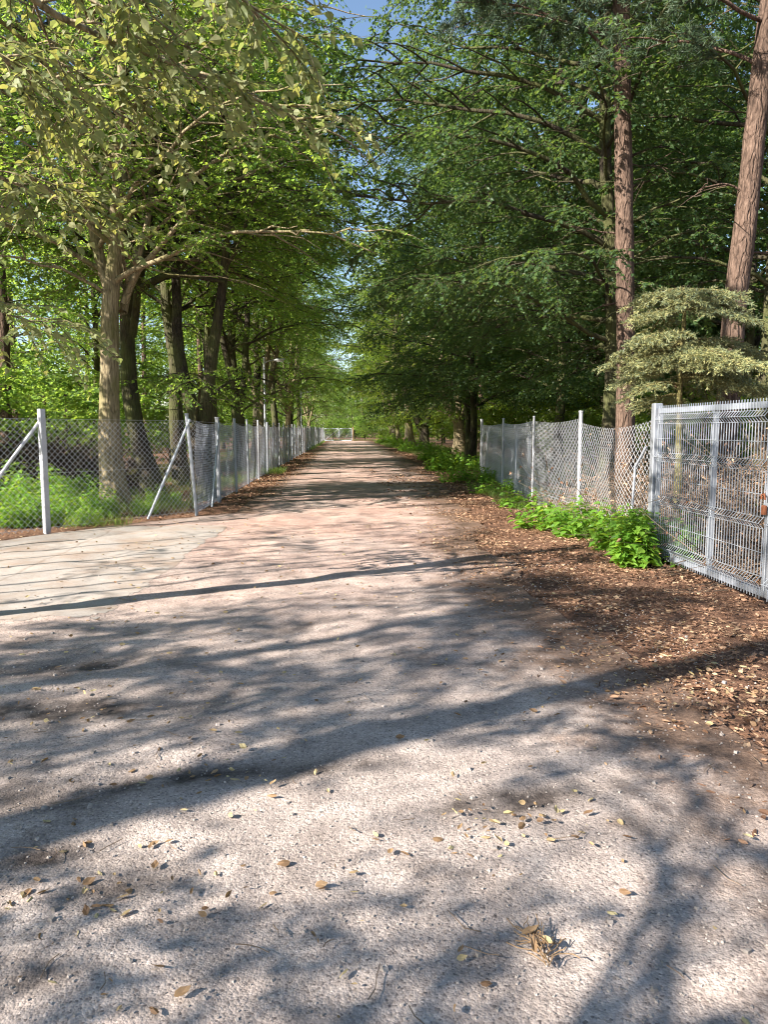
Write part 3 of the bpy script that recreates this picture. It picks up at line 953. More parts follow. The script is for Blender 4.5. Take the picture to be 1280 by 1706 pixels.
def pine_branches(rng, z0, z1, n, L, live=1, az0=None):
    out = []
    for i in range(n):
        z = z0 + (z1 - z0) * (i + rng.random()) / n
        az = rng.uniform(0, 6.28) if az0 is None else az0 + rng.normal(0, .7)
        out.append((z, az, L * rng.uniform(.6, 1.15), .25 * rng.uniform(-1, 2), -.1, live))
    return out


rg = np.random.default_rng(77)
bp = loc_at(1046, 13.4)
ptsP = [(0, 0, -.1)] + rel([(1044, 600, 13.4), (1042, 460, 13.4), (1040, 300, 13.4), (1037, 100, 13.4), (1036, 0, 13.4)], bp)
lastp = np.array(ptsP[-1]); ptsP.append(tuple(lastp + np.array([-.1, 0, 8])))
br = [(8.2, math.pi - .25, 3.0, .5, -.05, 1), (7.8, math.pi + .5, 2.4, .6, .0, 1), (9.2, math.pi, 3.6, .3, -.2, 1), (5.0, math.pi + .1, 1.0, .2, .1, 0),
      (3.9, math.pi - .6, .7, -.1, -.2, 0), (9.6, math.pi - .9, 3.4, .3, -.2, 1), (6.2, .4, 1.1, .2, -.3, 0)]
br += pine_branches(rg, 9.2, 15.5, 22, 3.0)
T = tree('pine_tree', tuple(bp), 0, pine(31, ptsP, .175, .11, br, None, bp), M['bark_pine'], M['needle_dark'],
         'tall straight reddish pine behind the right wire fence, left of the gate post')
bp2 = loc_at(1213, 11.2)
ptsP = [(0, 0, -.1)] + rel([(1217, 620, 11.2), (1226, 500, 11.2), (1242, 380, 11.2), (1258, 230, 11.2), (1276, 80, 11.2), (1286, 0, 11.2)], bp2)
lastp = np.array(ptsP[-1]); ptsP.append(tuple(lastp + np.array([.9, 0, 7])))
br = [(6.8, math.pi - .2, 2.2, .5, .0, 1), (5.0, math.pi + .3, .9, .6, -.5, 0), (3.6, math.pi - .3, .5, .3, -1.0, 0), (4.2, .2, 1.2, .2, 0, 0), (6.2, -.6, 1.6, .3, 0, 0), (7.4, math.pi + .3, 2.6, .3, -.3, 1)]
br += pine_branches(rg, 8.2, 13.5, 18, 2.8)
tree('pine_tree', tuple(bp2), 0, pine(32, ptsP, .175, .12, br, None, bp2), M['bark_pine'], M['needle_dark'],
     'leaning pinkish pine rising behind the gate at the right edge')
# dark mossy companion of the first pine
b = loc_at(1018, 15.2)
st = [([(0, 0, 0)] + rel([(1018, 600, 15.2), (1016, 450, 15.2), (1014, 250, 15.2), (1016, 60, 15.2)], b) + [(.1, .2, 13)], .17, .06)]
tree('hornbeam_tree', tuple(b), 0, grow(33, st, 2.6, 46, 4.2, .085, 13, 16, LEAF1, (.3, -.2), .9, .6, .5, bias=(2.6, .4), gap=.2),
     M['bark_dark'], M['leaf_dark'], 'thin dark mossy trunk standing close to the left of the tall straight pine')
b = loc_at(1272, 14.5)
st = [([(0, 0, 0), (0, 0, 5), (.1, .2, 12)], .17, .06)]
tree('hornbeam_tree', tuple(b), 0, grow(34, st, 3.4, 34, 4.0, .095, 8, 14, LEAF1, (.3, -.2), .9, .65, .3, gap=.3),
     M['bark_dark'], M['leaf_dark'], 'near-black trunk behind the leaning pine at the right edge')

# --- silver spruce
def spruce(seed, H, branches, base_r=.07):
    rng = np.random.default_rng(seed)
    tb = MB()
    P = np.array([[0, 0, -.05], [0.01, 0, H * .3], [-.02, .02, H * .6], [0, 0, H]])
    k = 22
    s = np.linspace(0, 1, k)
    P = np.stack([np.interp(s, np.linspace(0, 1, 4), P[:, c]) for c in range(3)], -1)
    tb.tube(P, np.linspace(base_r, .02, k), 10, False)
    pos, dr, nr = [], [], []
    for (z, az, L, e0, e1) in branches:
        p, _ = along(P, np.array([z / H]))
        Q = path(rng, p[0], az, e0, e1, L, 12, .06)
        tb.tube(Q, np.linspace(.022, .005, 12), 6, False)
        n = int(L * 17)
        for j in range(n):
            f = .14 + .86 * (j + rng.random()) / n
            pp, dd = along(Q, np.array([f]))
            a0 = math.atan2(dd[0, 1], dd[0, 0])
            sd = 1 if j % 2 else -1
            a = a0 + sd * rng.uniform(.6, 1.05) * (1 - .4 * (f > .9))
            l2 = (.22 + .62 * (1 - f) * min(1, L / 2.0)) * rng.uniform(.7, 1.15)
            Q2 = path(rng, pp[0], a, dd[0, 2] * .6 - .05, -.35, l2, 6, .08)
            tb.tube(Q2, np.linspace(.006, .002, 6), 3, False)
            # side twigs clothed in needles
            m = max(3, int(l2 * 16))
            for q in range(m + 1):
                g = .15 + .85 * q / m
                p3, d3 = along(Q2, np.array([g]))
                a3 = math.atan2(d3[0, 1], d3[0, 0]) + (0 if q == m else (1 if q % 2 else -1) * rng.uniform(.6, 1.0))
                l3 = rng.uniform(.07, .17)
                e3 = rng.uniform(-.75, .1)
                t3 = np.array([math.cos(e3) * math.cos(a3), math.cos(e3) * math.sin(a3), math.sin(e3)])
                u = rng.random(24)[:, None]
                pos.append(p3 + t3 * l3 * u)
                dr.append(t3 * .75 + rng.normal(0, .5, (24, 3)))
    pos = np.concatenate(pos); dr = np.concatenate(dr)
    Vc, Fc, var = leaves(pos, dr, rng.normal(0, 1, pos.shape),   .045, .0075, NEEDLE, rng)
    return tb, (Vc, Fc, var)


bs = loc_at(1134, 9.9)
rs = np.random.default_rng(9)
brs = []
for z, L0 in ((2.45, 1.1), (2.62, 1.6), (2.8, 1.5), (3.3, .95), (3.5, .75)):
    nb = 6
    for i in range(nb):
        az = 6.283 * (i + rs.random() * .7) / nb
        L = L0 * (1 + .28 * math.cos(az - .1)) * rs.uniform(.75, 1.05)
        brs.append((z + rs.uniform(-.22, .22), az, L * rs.uniform(.6, 1.15), rs.uniform(-.1, .25), -rs.uniform(.35, .75)))
tree('spruce_tree', tuple(bs), 0, spruce(41, 3.38, brs), M['bark_moss'], M['needle_blue'],
     'small silver-green spruce with a yellow mossy stem, branches above the right gate')

# --- forest behind: copied from a few kinds
FO = []
FO.append(tree('forest_tree', (-11, 30, 0), 0, variant(151, 11, 1.6, 4.2, .16, .15, 30, 8, 10, 0, gap=.3), M['bark_dark'], M['leaf_left'], 'x'))
FO.append(tree('forest_tree', (-13, 42, 0), 0, variant(152, 10, 1.2, 4.0, .14, .15, 30, 8, 10, 2, gap=.3), M['bark_dark'], M['leaf_left'], 'x'))
FO.append(tree('forest_tree', (14, 44, 0), 0, variant(153, 17, 1.6, 5.2, .18, .16, 36, 8, 11, 0, gap=.1), M['bark_dark'], M['leaf_mid'], 'x'))
fl = [(-12.5, 26), (-14.5, 50), (-11.5, 57), (-16, 66), (-11, 78), (-19, 36), (-21, 54)]
fr_ = [(13, 38), (12, 52), (18, 42), (11, 62), (17, 60), (12, 74), (19, 80), (12, 90), (22, 52), (26, 68), (13, 104), (19, 33), (22, 24)]
fe = [(-14, 122), (-8, 128), (-3, 124), (2, 132), (7, 122), (12, 128), (17, 120), (23, 128), (-20, 130), (-5, 140), (4, 146), (11, 142)]
used = set()
for grp, pts, ks in (('forest trees behind the left avenue', fl, (0, 1)), ('forest trees behind the right avenue', fr_, (2, 2)), ('trees closing the end of the lane', fe, (0, 1))):
    lab = {'forest trees behind the left avenue': 'leafy forest tree in the sunlit wood behind the left avenue row',
           'forest trees behind the right avenue': 'leafy forest tree in the shaded wood behind the right row',
           'trees closing the end of the lane': 'bright sunlit tree beyond the far gate'}[grp]
    for i, (x, y) in enumerate(pts):
        k = ks[i % 2]
        if k not in used:
            used.add(k); o = FO[k]; o.location = (x, y, 0)
        else:
            o = copy_thing(FO[k], (x, y, 0), TR.uniform(0, 6.28), TR.uniform(.8, 1.1) * (.8 if 'end' in grp else 1))
        if 'end' in grp: o['label'] = lab + [' at its far left', ', left of the gate axis', ' right behind the gate leaf with the brace', ' behind its wooden post'][min(3, i)] if i < 4 else 'bright sunlit tree beyond the far gate, the %s of the rest' % ordn[i - 4]
        else: o['label'] = 'leafy forest tree %s the %s row, level with its %s tree' % ('very deep behind' if abs(x) > 19.5 else 'deep behind' if abs(x) > 13.5 else 'close behind', 'left' if x < 0 else 'right', ordn[min(11, max(0, int((y - 22) / 7)))])
        o['group'] = grp

# bare-looking pine trunks standing in the wood
PT = None
ptl = [(-13.2, 27), (-11.2, 24.3), (-8.6, 31), (-16, 38), (-12, 47), (-8.3, 45), (10.5, 31), (16, 35), (9.5, 52), (14, 48), (20, 40), (-18, 55), (13, 66)]
for i, (x, y) in enumerate(ptl):
    if PT is None:
        q = [(0, 0, -.1), (.1, 0, 5), (.0, .1, 10), (.1, 0, 16)]
        PT = tree('pine_tree', (x, y, 0), 0, pine(61, q, .19, .09, pine_branches(rg, 9.5, 15.6, 26, 2.4), None, None, .16), M['bark_pine'], M['needle_dark'], 'x')
        o = PT
    else:
        o = copy_thing(PT, (x, y, 0), TR.uniform(0, 6.28), TR.uniform(.85, 1.1))
    o['label'] = 'straight bare pine trunk in the wood on the %s, the %s from the near end' % ('left' if x < 0 else 'right', ordn[sorted(q[1] for q in ptl if (q[0] < 0) == (x < 0)).index(y)])
    o['group'] = 'pines in the wood on the left' if x < 0 else 'pines in the wood on the right'
PT['label'] = 'thick dark pine trunk at the left edge behind the front fence'
PT.location = (*loc_at(8, 22)[:2], 0)

# --- the far wood that reads as one mass
def wood(name, boxes, seed, leafm, label):
    rng = np.random.default_rng(seed)
    P = []
    for x0, x1, y0, y1, H, n in boxes:
        nc = int(n / 90)
        c = np.c_[rng.uniform(x0, x1, nc), rng.uniform(y0, y1, nc), H * rng.uniform(0.02, 1, nc)]
        c[:, 2] *= .65 + .5 * vnoise(c[:, 0], c[:, 1], 5, seed)
        off = rng.normal(0, 1, (nc, 90, 3)) * np.array([.95, .95, .5])
        P.append((c[:, None] + off).reshape(-1, 3))
    P = np.concatenate(P); P = P[P[:, 2] > .02]
    n = len(P)
    ln = rng.uniform(.16, .32, n)
    V_, F_, var = leaves(P, rng.normal(0, 1, (n, 3)) + np.array([0, 0, -.3]), rng.normal(0, .7, (n, 3)) + np.array([0, 0, 1]), ln, ln * .8, LEAF1, rng)
    return tag(link(name, mesh_arrays(name, V_, F_, False, var), leafm), label, 'wood', kind='stuff')


wood('distant_wood', [(-46, -25, 18, 110, 8, 120000), (-26, 34, 150, 158, 17, 260000)], 71, M['leaf_left'], 'far sunlit wood reading as one green mass between the left trunks')
wood('distant_wood', [(24, 44, 24, 120, 16, 130000)], 72, M['leaf_mid'], 'far shaded wood reading as one green mass behind the right trees')

# --- bushes
def bush(seed, H, Rb, leaf, n=16, sprays=5, nleaf=10):
    rng = np.random.default_rng(seed)
    st = [([(0, 0, 0), (.05, 0, H * .3), (.1, .05, H * .75)], .04, .015)]
    return grow(seed, st, .15, n, Rb, leaf, sprays, nleaf, LEAF1, (.9, .1), .8, .45, .25, twigs=False, gap=0)


BU = [tree('bush', PARK, 0, bush(171, 2.8, 1.7, .11, 20, 6, 11), M['bark_dark'], M['leaf_left'], 'x', 'bush', crown_name='foliage', trunk_name='stem'),
      tree('bush', PARK, 0, bush(172, 2.2, 1.5, .11, 18, 6, 11), M['bark_dark'], M['leaf_mid'], 'x', 'bush', crown_name='foliage', trunk_name='stem')]
bl = [(-9.0, 19, 0, 1.15), (-7.2, 23.5, 0, 1.0), (-11.5, 22, 0, 1.4), (-6.6, 29, 0, .9), (-8.8, 27, 0, 1.3), (-6.8, 37, 0, 1.0), (-6.4, 46, 0, 1), (-6.5, 58, 0, 1.0), (-6.8, 72, 0, 1.1), (-9, 33, 0, 1.5)]
brt = [(9.2, 19, 1, 1.1), (7.8, 25, 1, 1.0), (11.5, 22, 1, 1.3), (9.6, 30, 1, 1.2), (8.6, 37, 1, 1.1), (9.8, 46, 1, 1.3), (9.2, 56, 1, 1.2), (9.0, 68, 1, 1.2), (8.4, 80, 1, 1.2), (12.5, 15.5, 1, 1.3), (10.3, 13.5, 1, .9)]
be = [(-6, 112, 0, 1.3), (-1.5, 114, 0, 1.2), (3.2, 110, 0, 1.2), (8, 112, 0, 1.4), (5.6, 104, 1, .7)]
seen = set()
for pts, lab, grp in ((bl, 'bright bush behind the left fences', 'undergrowth bushes on the left'),
                      (brt, 'dark bush behind the right fence', 'undergrowth bushes on the right'),
                      (be, 'sunlit bush beyond the far gate', 'bushes at the end of the lane')):
    for x, y, k, s in pts:
        if k not in seen:
            seen.add(k); o = BU[k]; o.location = (x, y, 0); o.scale = (s, s, s)
        else:
            o = copy_thing(BU[k], (x, y, 0), TR.uniform(0, 6.28), s)
        o['label'] = lab + ', %s, %s' % ('close to it' if abs(x) < 9 else 'standing deeper in', 'the %s from the near end' % ordn[min(12, sorted((q[1], q[0]) for q in pts).index((y, x)))])
        o['group'] = grp

# --- the near tree whose boughs hang into the upper left, and the trees beside the camera that shade the road
bn = np.array([-5.2, 5.1, 0.0])




stN = [([(0, 0, 0), (.05, 0, 3), (.1, .05, 6), (0, 0, 11)], .15, .06)]
LE = []
for pts_, r_ in (([(-60, -90, 5.0), (60, 10, 5.3), (190, 70, 5.6), (330, 120, 5.9), (470, 185, 6.2), (520, 215, 6.3)], .032),
                 ([(-80, 60, 5.2), (30, 110, 5.5), (130, 150, 5.8), (240, 215, 6.1)], .026),
                 ([(-80, -160, 4.8), (120, -80, 4.8), (330, -40, 4.8), (400, -10, 4.9)], .030),
                 ([(-90, 250, 5.6), (10, 300, 6.0), (90, 335, 6.4)], .022),
                 ([(-90, 470, 6.0), (0, 520, 6.5), (80, 545, 7.0)], .018)):
    P_ = [np.array(ap(*q)) for q in pts_]
    LE.append((np.array([[bn[0], bn[1], P_[0][2] - .5]] + P_) - bn, r_))
tree('linden_tree', tuple(bn), 0, grow(51, stN, 9.5, 6, 2.2, .068, 6, 12, LEAF2, (.4, -.25), .8, .42, .55, limbs_extra=LE, sub=.2, sub_n=11, gap=.32),
     M['bark_grey'], M['leaf_pale'], 'close linden whose pale green boughs hang into the upper left corner of the view')
tree('linden_tree', (-9.9, -2.05, 0), 0, variant(181, 13, 6.5, 2.1, .30, .12, 22, 6, 9, 0, gap=.3), M['bark_grey'], M['leaf_left'],
     'tall linden left of the viewpoint whose trunk shadow crosses the near road')
tree('linden_tree', (-10.3, .1, 0), 0, variant(182, 8.5, 2.8, 1.25, .12, .09, 34, 13, 11, 0, gap=.18), M['bark_grey'], M['leaf_left'],
     'narrow young linden beside the tall one left of the viewpoint')
tree('linden_tree', (-5.6, -1.9, 0), 0, variant(186, 7.0, 2.0, 2.5, .10, .085, 34, 8, 12, 0, gap=.47), M['bark_grey'], M['leaf_left'],
     'sparse linden nearest the viewpoint on the left, dappling the foreground')
copy_thing(bpy.data.objects['linden_tree.%03d' % max(int(o.name[-3:]) for o in bpy.data.objects if o.name.startswith('linden_tree.'))], (-7.4, -2.4, 0), 1.1, .72,
           'sparse linden left of the viewpoint, second nearest to it')
# trees just outside the left rim of the view and in the wood, which shade the lane in bands
SH = tree('linden_tree', (-9.6, 13.4, 0), 0, variant(184, 11, 2.6, 3.9, .17, .11, 40, 11, 12, 0, gap=.06), M['bark_dark'], M['leaf_left'],
          'leafy linden in the wood just outside the left rim of the view')
for k_, (x, y, s_, lab) in enumerate(((-10.2, 32, .95, 'leafy linden in the left wood behind the second linden of the row'), (-9.6, 52, .9, 'leafy linden in the left wood behind the seventh linden of the row'),
                   (-10, 63, 1.0, 'leafy linden in the left wood behind the eighth linden of the row'),
                   (-10, 74, 1.0, 'leafy linden in the left wood behind the tenth linden of the row'))):
    copy_thing(SH, (x, y, 0), k_ + 1.0, s_, lab)

# thin stems added out of view, only to streak the side road with shadow
yr = np.random.default_rng(91)
for i, (u_, L_, r_) in enumerate(((7.55, 5.6, .04), (7.9, 4.8, .022), (8.35, 5.4, .03), (8.8, 4.6, .02), (9.3, 5.2, .032), (9.85, 4.7, .022), (10.4, 5.5, .03))):
    x_ = -.485 * u_ - .875 * L_; y_ = .875 * u_ - .485 * L_
    H_ = 6.5 + yr.random() * 2
    stY = [([(0, 0, 0), (yr.normal(0, .08), yr.normal(0, .04), H_ * .5), (yr.normal(0, .25), yr.normal(0, .1), H_)], r_, .014)]
    tree('young_tree', (x_, y_, 0), 0, grow(700 + i, stY, 3.6, 6, .7, .07, 3, 6, LEAF1, (.9, .3), .8, .3, .2, twigs=False, gap=.3),
         M['bark_grey'], M['leaf_left'], 'slender stem added left of the view to cast a shadow streak, the %s' % ordn[i], group='stems added for shadow streaks')


# ------------------------------------------------------------------ fences
def chain_link(p0, p1, H, pitch=.095, r=.0022, z0=.05, sag=.0, seg=2.6, seed=0, bulge=.0, k=9, lean=0.0):
    """diagonal wires of a chain link sheet between two ground points"""
    p0 = np.array([*p0, 0.0]); p1 = np.array([*p1, 0.0])
    L = np.linalg.norm(p1 - p0); t = (p1 - p0) / L; nn = np.array([-t[1], t[0], 0])
    S0, S1, Z0, Z1, O = [], [], [], [], []
    c = np.arange(-H, L, pitch)
    for sgn in (1, -1):
        a = np.clip(c, 0, L); b_ = np.clip(c + H, 0, L)
        za = (a - c) / H; zb = (b_ - c) / H
        if sgn < 0: za, zb = 1 - za, 1 - zb
        m = (b_ - a) > .01
        S0.append(a[m]); S1.append(b_[m]); Z0.append(za[m]); Z1.append(zb[m]); O.append(np.full(m.sum(), sgn * r * .8))
    S0, S1, Z0, Z1, O = map(np.concatenate, (S0, S1, Z0, Z1, O))
    u = np.linspace(0, 1, k)[None, :]
    s = S0[:, None] * (1 - u) + S1[:, None] * u
    z = Z0[:, None] * (1 - u) + Z1[:, None] * u
    ph = (s % seg) / seg
    hh = H * (1 - sag * np.sin(ph * math.pi) * z) + (vnoise(s, z * 2, .6, seed) - .5) * sag * .25
    off = O[:, None] + bulge * (vnoise(s, z * H, 1.1, seed + 4) - .5) * np.sin(np.clip(z, 0, 1) * math.pi)
    P = p0[None, None] + t * s[..., None] + nn * off[..., None]
    s2 = s + bulge * .6 * (vnoise(s, z * H, .9, seed + 7) - .5)
    P = p0[None, None] + t * s2[..., None] + nn * (off + lean * z)[..., None]
    P[..., 2] = z0 + z * hh
    return tubes(P, np.full(P.shape[:2], r), 3)


def line_wire(mb, p0, p1, z, r=.002, sag=0, seg=2.6, k=None):
    L = math.dist(p0, p1); k = k or max(6, int(L / .5))
    u = np.linspace(0, 1, k)
    ph = (u * L % seg) / seg
    P = np.stack([p0[0] + (p1[0] - p0[0]) * u, p0[1] + (p1[1] - p0[1]) * u, z - sag * np.sin(ph * math.pi)], -1)
    mb.tube(P, r, 4, False)


def round_post(p, H, r=.024, lean=(0, 0), cap=True):
    mb = MB()
    mb.tube([(p[0], p[1], -.1), (p[0] + lean[0] * .5, p[1] + lean[1] * .5, H / 2), (p[0] + lean[0], p[1] + lean[1], H)], r, 8, True)
    if cap:
        mb.tube([(p[0] + lean[0], p[1] + lean[1], H - .02), (p[0] + lean[0], p[1] + lean[1], H + .006)], r * 1.15, 8, True)
    return mb


# left front fence
far_l = np.array(FP) + fdir * 9.0
ff = empty('wire_fence', (*FC, 0))
tag(ff, 'chain link fence with a square post and slanting braces before the big pale trunk', 'fence')


def under(mb, name, mat, root, smooth=False):
    o = mb.build(name, mat, root, smooth)
    o.matrix_parent_inverse = Matrix.Translation(-Vector(root.location))
    return o


mb = MB(); mb.add(*chain_link(FC, far_l, 1.68, .098, .0031, .05, .03, 3.0, 1, .04))
for z in (1.71, .9, .08): line_wire(mb, FC, far_l, z, .0024)
under(mb, 'wire_mesh', M['wire'], ff)
mb = MB(); mb.box((FP[0], FP[1], .88), (.085, .085, 1.96), math.atan2(fdir[1], fdir[0]), bev=.006); under(mb, 'post', M['galv_light'], ff)
p3 = np.array(FP) + fdir * 3.0; under(round_post(p3, 1.8, .03), 'post', M['galv_light'], ff)
p4 = np.array(FP) + fdir * 6.0; under(round_post(p4, 1.8, .03), 'post', M['galv_light'], ff)
under(round_post(FC, 1.84, .032, (-.14, .0)), 'post', M['galv'], ff)
mb = MB()
a = np.array(FP) + fdir * .02; e = np.array(FP) + fdir * 1.45
mb.tube([(a[0], a[1] + .06, 1.72), (e[0], e[1] + .08, .02)], .024, 8); under(mb, 'brace', M['galv_light'], ff)
mb = MB()
a = np.array(FC) + fdir * .12; e = np.array(FC) + fdir * 1.12
mb.tube([(a[0], a[1] + .06, 1.74), (e[0], e[1] + .10, .02)], .022, 8); under(mb, 'brace', M['galv'], ff)

# long left fence along the lane
lf = empty('wire_fence', (-2.66, 13.6, 0))
tag(lf, 'long chain link fence running along the left side of the lane to the far gate', 'fence')
A = (FC[0], FC[1] + .05); Bq = (-2.72, 101.5)
mb = MB()
mb.add(*chain_link(A, (-2.68, 40), 1.68, .095, .0026, .04, .04, 2.6, 5, .14))
mb.add(*chain_link((-2.68, 40), Bq, 1.68, .14, .0040, .04, .03, 2.6, 6, .12, 5))
for z in (1.70, .9, .07):
    line_wire(mb, A, Bq, z, .0026)
under(mb, 'wire_mesh', M['wire_blue'], lf)
y = FC[1] + 2.4; k = 0
prng = random.Random(3)
while y < 101:
    x = -2.66 + prng.uniform(-.02, .02)
    under(round_post((x, y), 1.80 + prng.uniform(-.03, .05), .03 if k % 4 else .045, (prng.uniform(-.03, .03), 0)), 'post', M['galv'] if k % 3 else M['galv_light'], lf)
    y += 2.55; k += 1
for yb, dy in ((FC[1] + 2.2, -1), (26.6, 1), (39.4, -1)):
    mb = MB(); mb.tube([(-2.6, yb, 1.7), (-2.6, yb + dy * 1.1, .03)], .02, 8); under(mb, 'brace', M['galv'], lf)

# right fence
gate_foot = gp(1086, 932)
RP = [(gate_foot[0] - .02, gate_foot[1] + .1)]
for px, top in ((968, 688), (890, 695), (839, 697), (803, 698)):
    Yd = (1.82 - CAM_H) * 1250 / (716 - top) if False else {968: 11.6, 890: 14.9, 839: 20.4, 803: 26.2}[px]
    RP.append((ap(px, 716, Yd)[0], Yd))
rf = empty('wire_fence', (*RP[0], 0))
tag(rf, 'sagging chain link fence on the right running from the gate post back to the trees', 'fence')
mb = MB()
for i in range(len(RP) - 1):
    mb.add(*chain_link(RP[i], RP[i + 1], 1.70 if i else 1.64,   .098, .0026 if i < 2 else .0030, .03, .06 if i == 0 else .03, math.dist(RP[i], RP[i + 1]) + .001, 20 + i, .24 if i == 0 else .12, 14))
RE = (RP[-1][0] + 5.5, RP[-1][1] + 1.2)
mb.add(*chain_link(RP[-1], RE, 1.7, .085, .0034, .03, .05, 2.6, 30, .15))
for i in range(len(RP) - 1):
    line_wire(mb, RP[i], RP[i + 1], .35, .0022)
under(mb, 'wire_mesh', M['wire'], rf)
for i, p in enumerate(RP[1:]):
    under(round_post(p, [1.84, 1.82, 1.86, 1.92][i], [.030, .022, .03, .05][i], (.0, 0)), 'post', M['galv_light'], rf)
under(round_post((RE[0], RE[1]), 1.82, .03), 'post', M['galv_light'], rf)
mb = MB(); mb.tube([(RP[3][0] + .03, RP[3][1], 1.3), (RP[3][0] + .75, RP[3][1] - .9, .03)], .022, 8); under(mb, 'brace', M['galv_light'], rf)
mb = MB(); mb.tube([(RP[0][0] - .02, RP[0][1] + .08, 1.35), (RP[0][0] - .10, RP[0][1] + .2, 1.1), (RP[0][0] - .13, RP[0][1] + .22, .1)], .016, 8); under(mb, 'brace', M['galv'], rf)

# ------------------------------------------------------------------ gate of folded mesh panels
G0 = np.array(gate_foot) + np.array([.0, -.0])
G1 = np.array(gp(1275, 1012))
gd = (G1 - G0); GL = np.linalg.norm(gd); gd /= GL; gn = np.array([-gd[1], gd[0]])
if gn[0] > 0: gn = -gn            # towards the road
gt = empty('mesh_gate', (*G0, 0))
tag(gt, 'grey steel gate of folded mesh panels with spiked rims standing open at the right edge', 'gate')
ga = math.atan2(gd[1], gd[0])
mb = MB(); mb.box((G0[0] + gn[0] * .0, G0[1], .89), (.10, .10, 1.94), ga, bev=.008); under(mb, 'post', M['galv'], gt)


def gpnt(s, z, o=0.0):
    return (G0[0] + gd[0] * s + gn[0] * o, G0[1] + gd[1] * s + gn[1] * o, z)


zb, zt = .12, 1.77
s_a, s_m, s_b = .11, .11 + (GL - .11) * .56, GL - .02
def bar(mb, s0, z0, s1, z1, w_=.05, d=.045):
    P = [gpnt(s0, z0), gpnt(s1, z1)]
    c = [(P[0][i] + P[1][i]) / 2 for i in range(3)]
    if abs(s1 - s0) > abs(z1 - z0):
        mb.box(c, (abs(s1 - s0), d, w_), ga)
    else:
        mb.box(c, (w_, d, abs(z1 - z0)), ga, bev=.004)


mb = MB(); bar(mb, s_a - .03, zt, s_b + .03, zt, .055, .048); under(mb, 'top_rail', M['galv'], gt)
mb = MB(); bar(mb, s_a - .03, zb, s_b + .03, zb, .055, .048); under(mb, 'bottom_rail', M['galv'], gt)
for s in (s_a, s_m, s_b):
    mb = MB(); bar(mb, s, zb + .0285, s, zt - .0285, .048, .046); under(mb, 'stile', M['galv'], gt)


def panel(s0, s1):
    mb = MB()
    n = int((s1 - s0) / .05)
    # folds of a bent mesh panel
    zz = [zb - .05]; oo = [0]
    for zf in (zb + .10, zb + .62, zb + 1.12, zt - .10):
        zz += [zf - .05, zf, zf + .05]; oo += [0, .045, 0]
    zz += [zt + .055]; oo += [0]
    off = .030
    P = np.array([[gpnt(s0 + (s1 - s0) * (i + .5) / n, z, off + o) for z, o in zip(zz, oo)] for i in range(n)])
    V_, F_ = tubes(P, np.full(P.shape[:2], .0040), 4)
    mb.add(V_, F_)
    hzs = [(z, o) for z, o in zip(zz, oo)][1:-1] + [(zb + .36, 0), (zb + .87, 0), (zt - .32, 0)]
    P = np.array([[gpnt(s, z, off + o + .006) for s in (s0, (s0 + s1) / 2, s1)] for z, o in hzs])
    V_, F_ = tubes(P, np.full(P.shape[:2], .0031), 4)
    mb.add(V_, F_)
    return mb


under(panel(s_a, s_m), 'mesh_panel', M['gate_wire'], gt)
under(panel(s_m, s_b), 'mesh_panel', M['gate_wire'], gt)
# second leaf folded on in the same line
s_c = s_b + .075; s_d = s_b + 1.3
mb = MB(); bar(mb, s_c - .03, zt, s_d, zt, .055, .048); bar(mb, s_c - .03, zb, s_d, zb, .055, .048); bar(mb, s_c, zb + .0285, s_c, zt - .0285, .048, .046); bar(mb, s_d, zb + .0285, s_d, zt - .0285, .048, .046)
o2 = under(mb, 'leaf_frame', M['galv'], gt)
under(panel(s_c, s_d), 'mesh_panel', M['gate_wire'], gt)
mb = MB(); c = gpnt(s_b + .01, .86, .05); mb.box(c, (.05, .03, .08), ga, bev=.006)
under(mb, 'latch', M['rust'], gt)
mb = MB(); mb.tube([gpnt(s_b - .02, .95, .06), gpnt(s_b - .02, .99, .06), gpnt(s_b + .02, 1.0, .06), gpnt(s_b + .04, .95, .06)], .008, 6)
under(mb, 'shackle', M['rust'], gt)
for z in (.45, 1.5):
    mb = MB(); mb.tube([gpnt(.045, z, .0), gpnt(.10, z, .0)], .014, 8); mb.tube([gpnt(.07, z - .05, .0), gpnt(.07, z + .05, .0)], .018, 8); under(mb, 'hinge', M['galv'], gt)

# ------------------------------------------------------------------ far gate
fg = empty('field_gate', (-2.6, 102, 0))
tag(fg, 'small grey metal gate closing the far end of the lane', 'gate')
Yg = 102.0
mb = MB()
for xa, xb in ((-2.55, -.62), (-.50, 1.15)):
    for z in (.12, 1.72): mb.box(((xa + xb) / 2, Yg, z), (xb - xa, .06, .07))
    for x in (xa, xb): mb.box((x, Yg, .92), (.06, .061, 1.52))
under(mb, 'gate_frame', M['wire_blue'], fg)
mb = MB(); mb.tube([(-2.5, Yg, .15), (-.66, Yg, 1.68)], .03, 8); under(mb, 'brace', M['galv_light'], fg)
mb = MB()
for xa, xb in ((-2.55, -.62), (-.50, 1.15)):
    n = int((xb - xa) / .11)
    for i in range(1, n):
        x = xa + (xb - xa) * i / n
        mb.tube([(x, Yg + .02, .16), (x, Yg + .02, 1.69)], .008, 4)
under(mb, 'bars', M['wire_blue'], fg)
mb = MB(); mb.box((-2.7, Yg, .95), (.1, .1, 1.95), bev=.008); under(mb, 'post', M['galv'], fg)
mb = MB(); mb.box((1.32, Yg, .95), (.16, .16, 1.95), bev=.012); under(mb, 'wooden_post', M['wood_post'], fg)

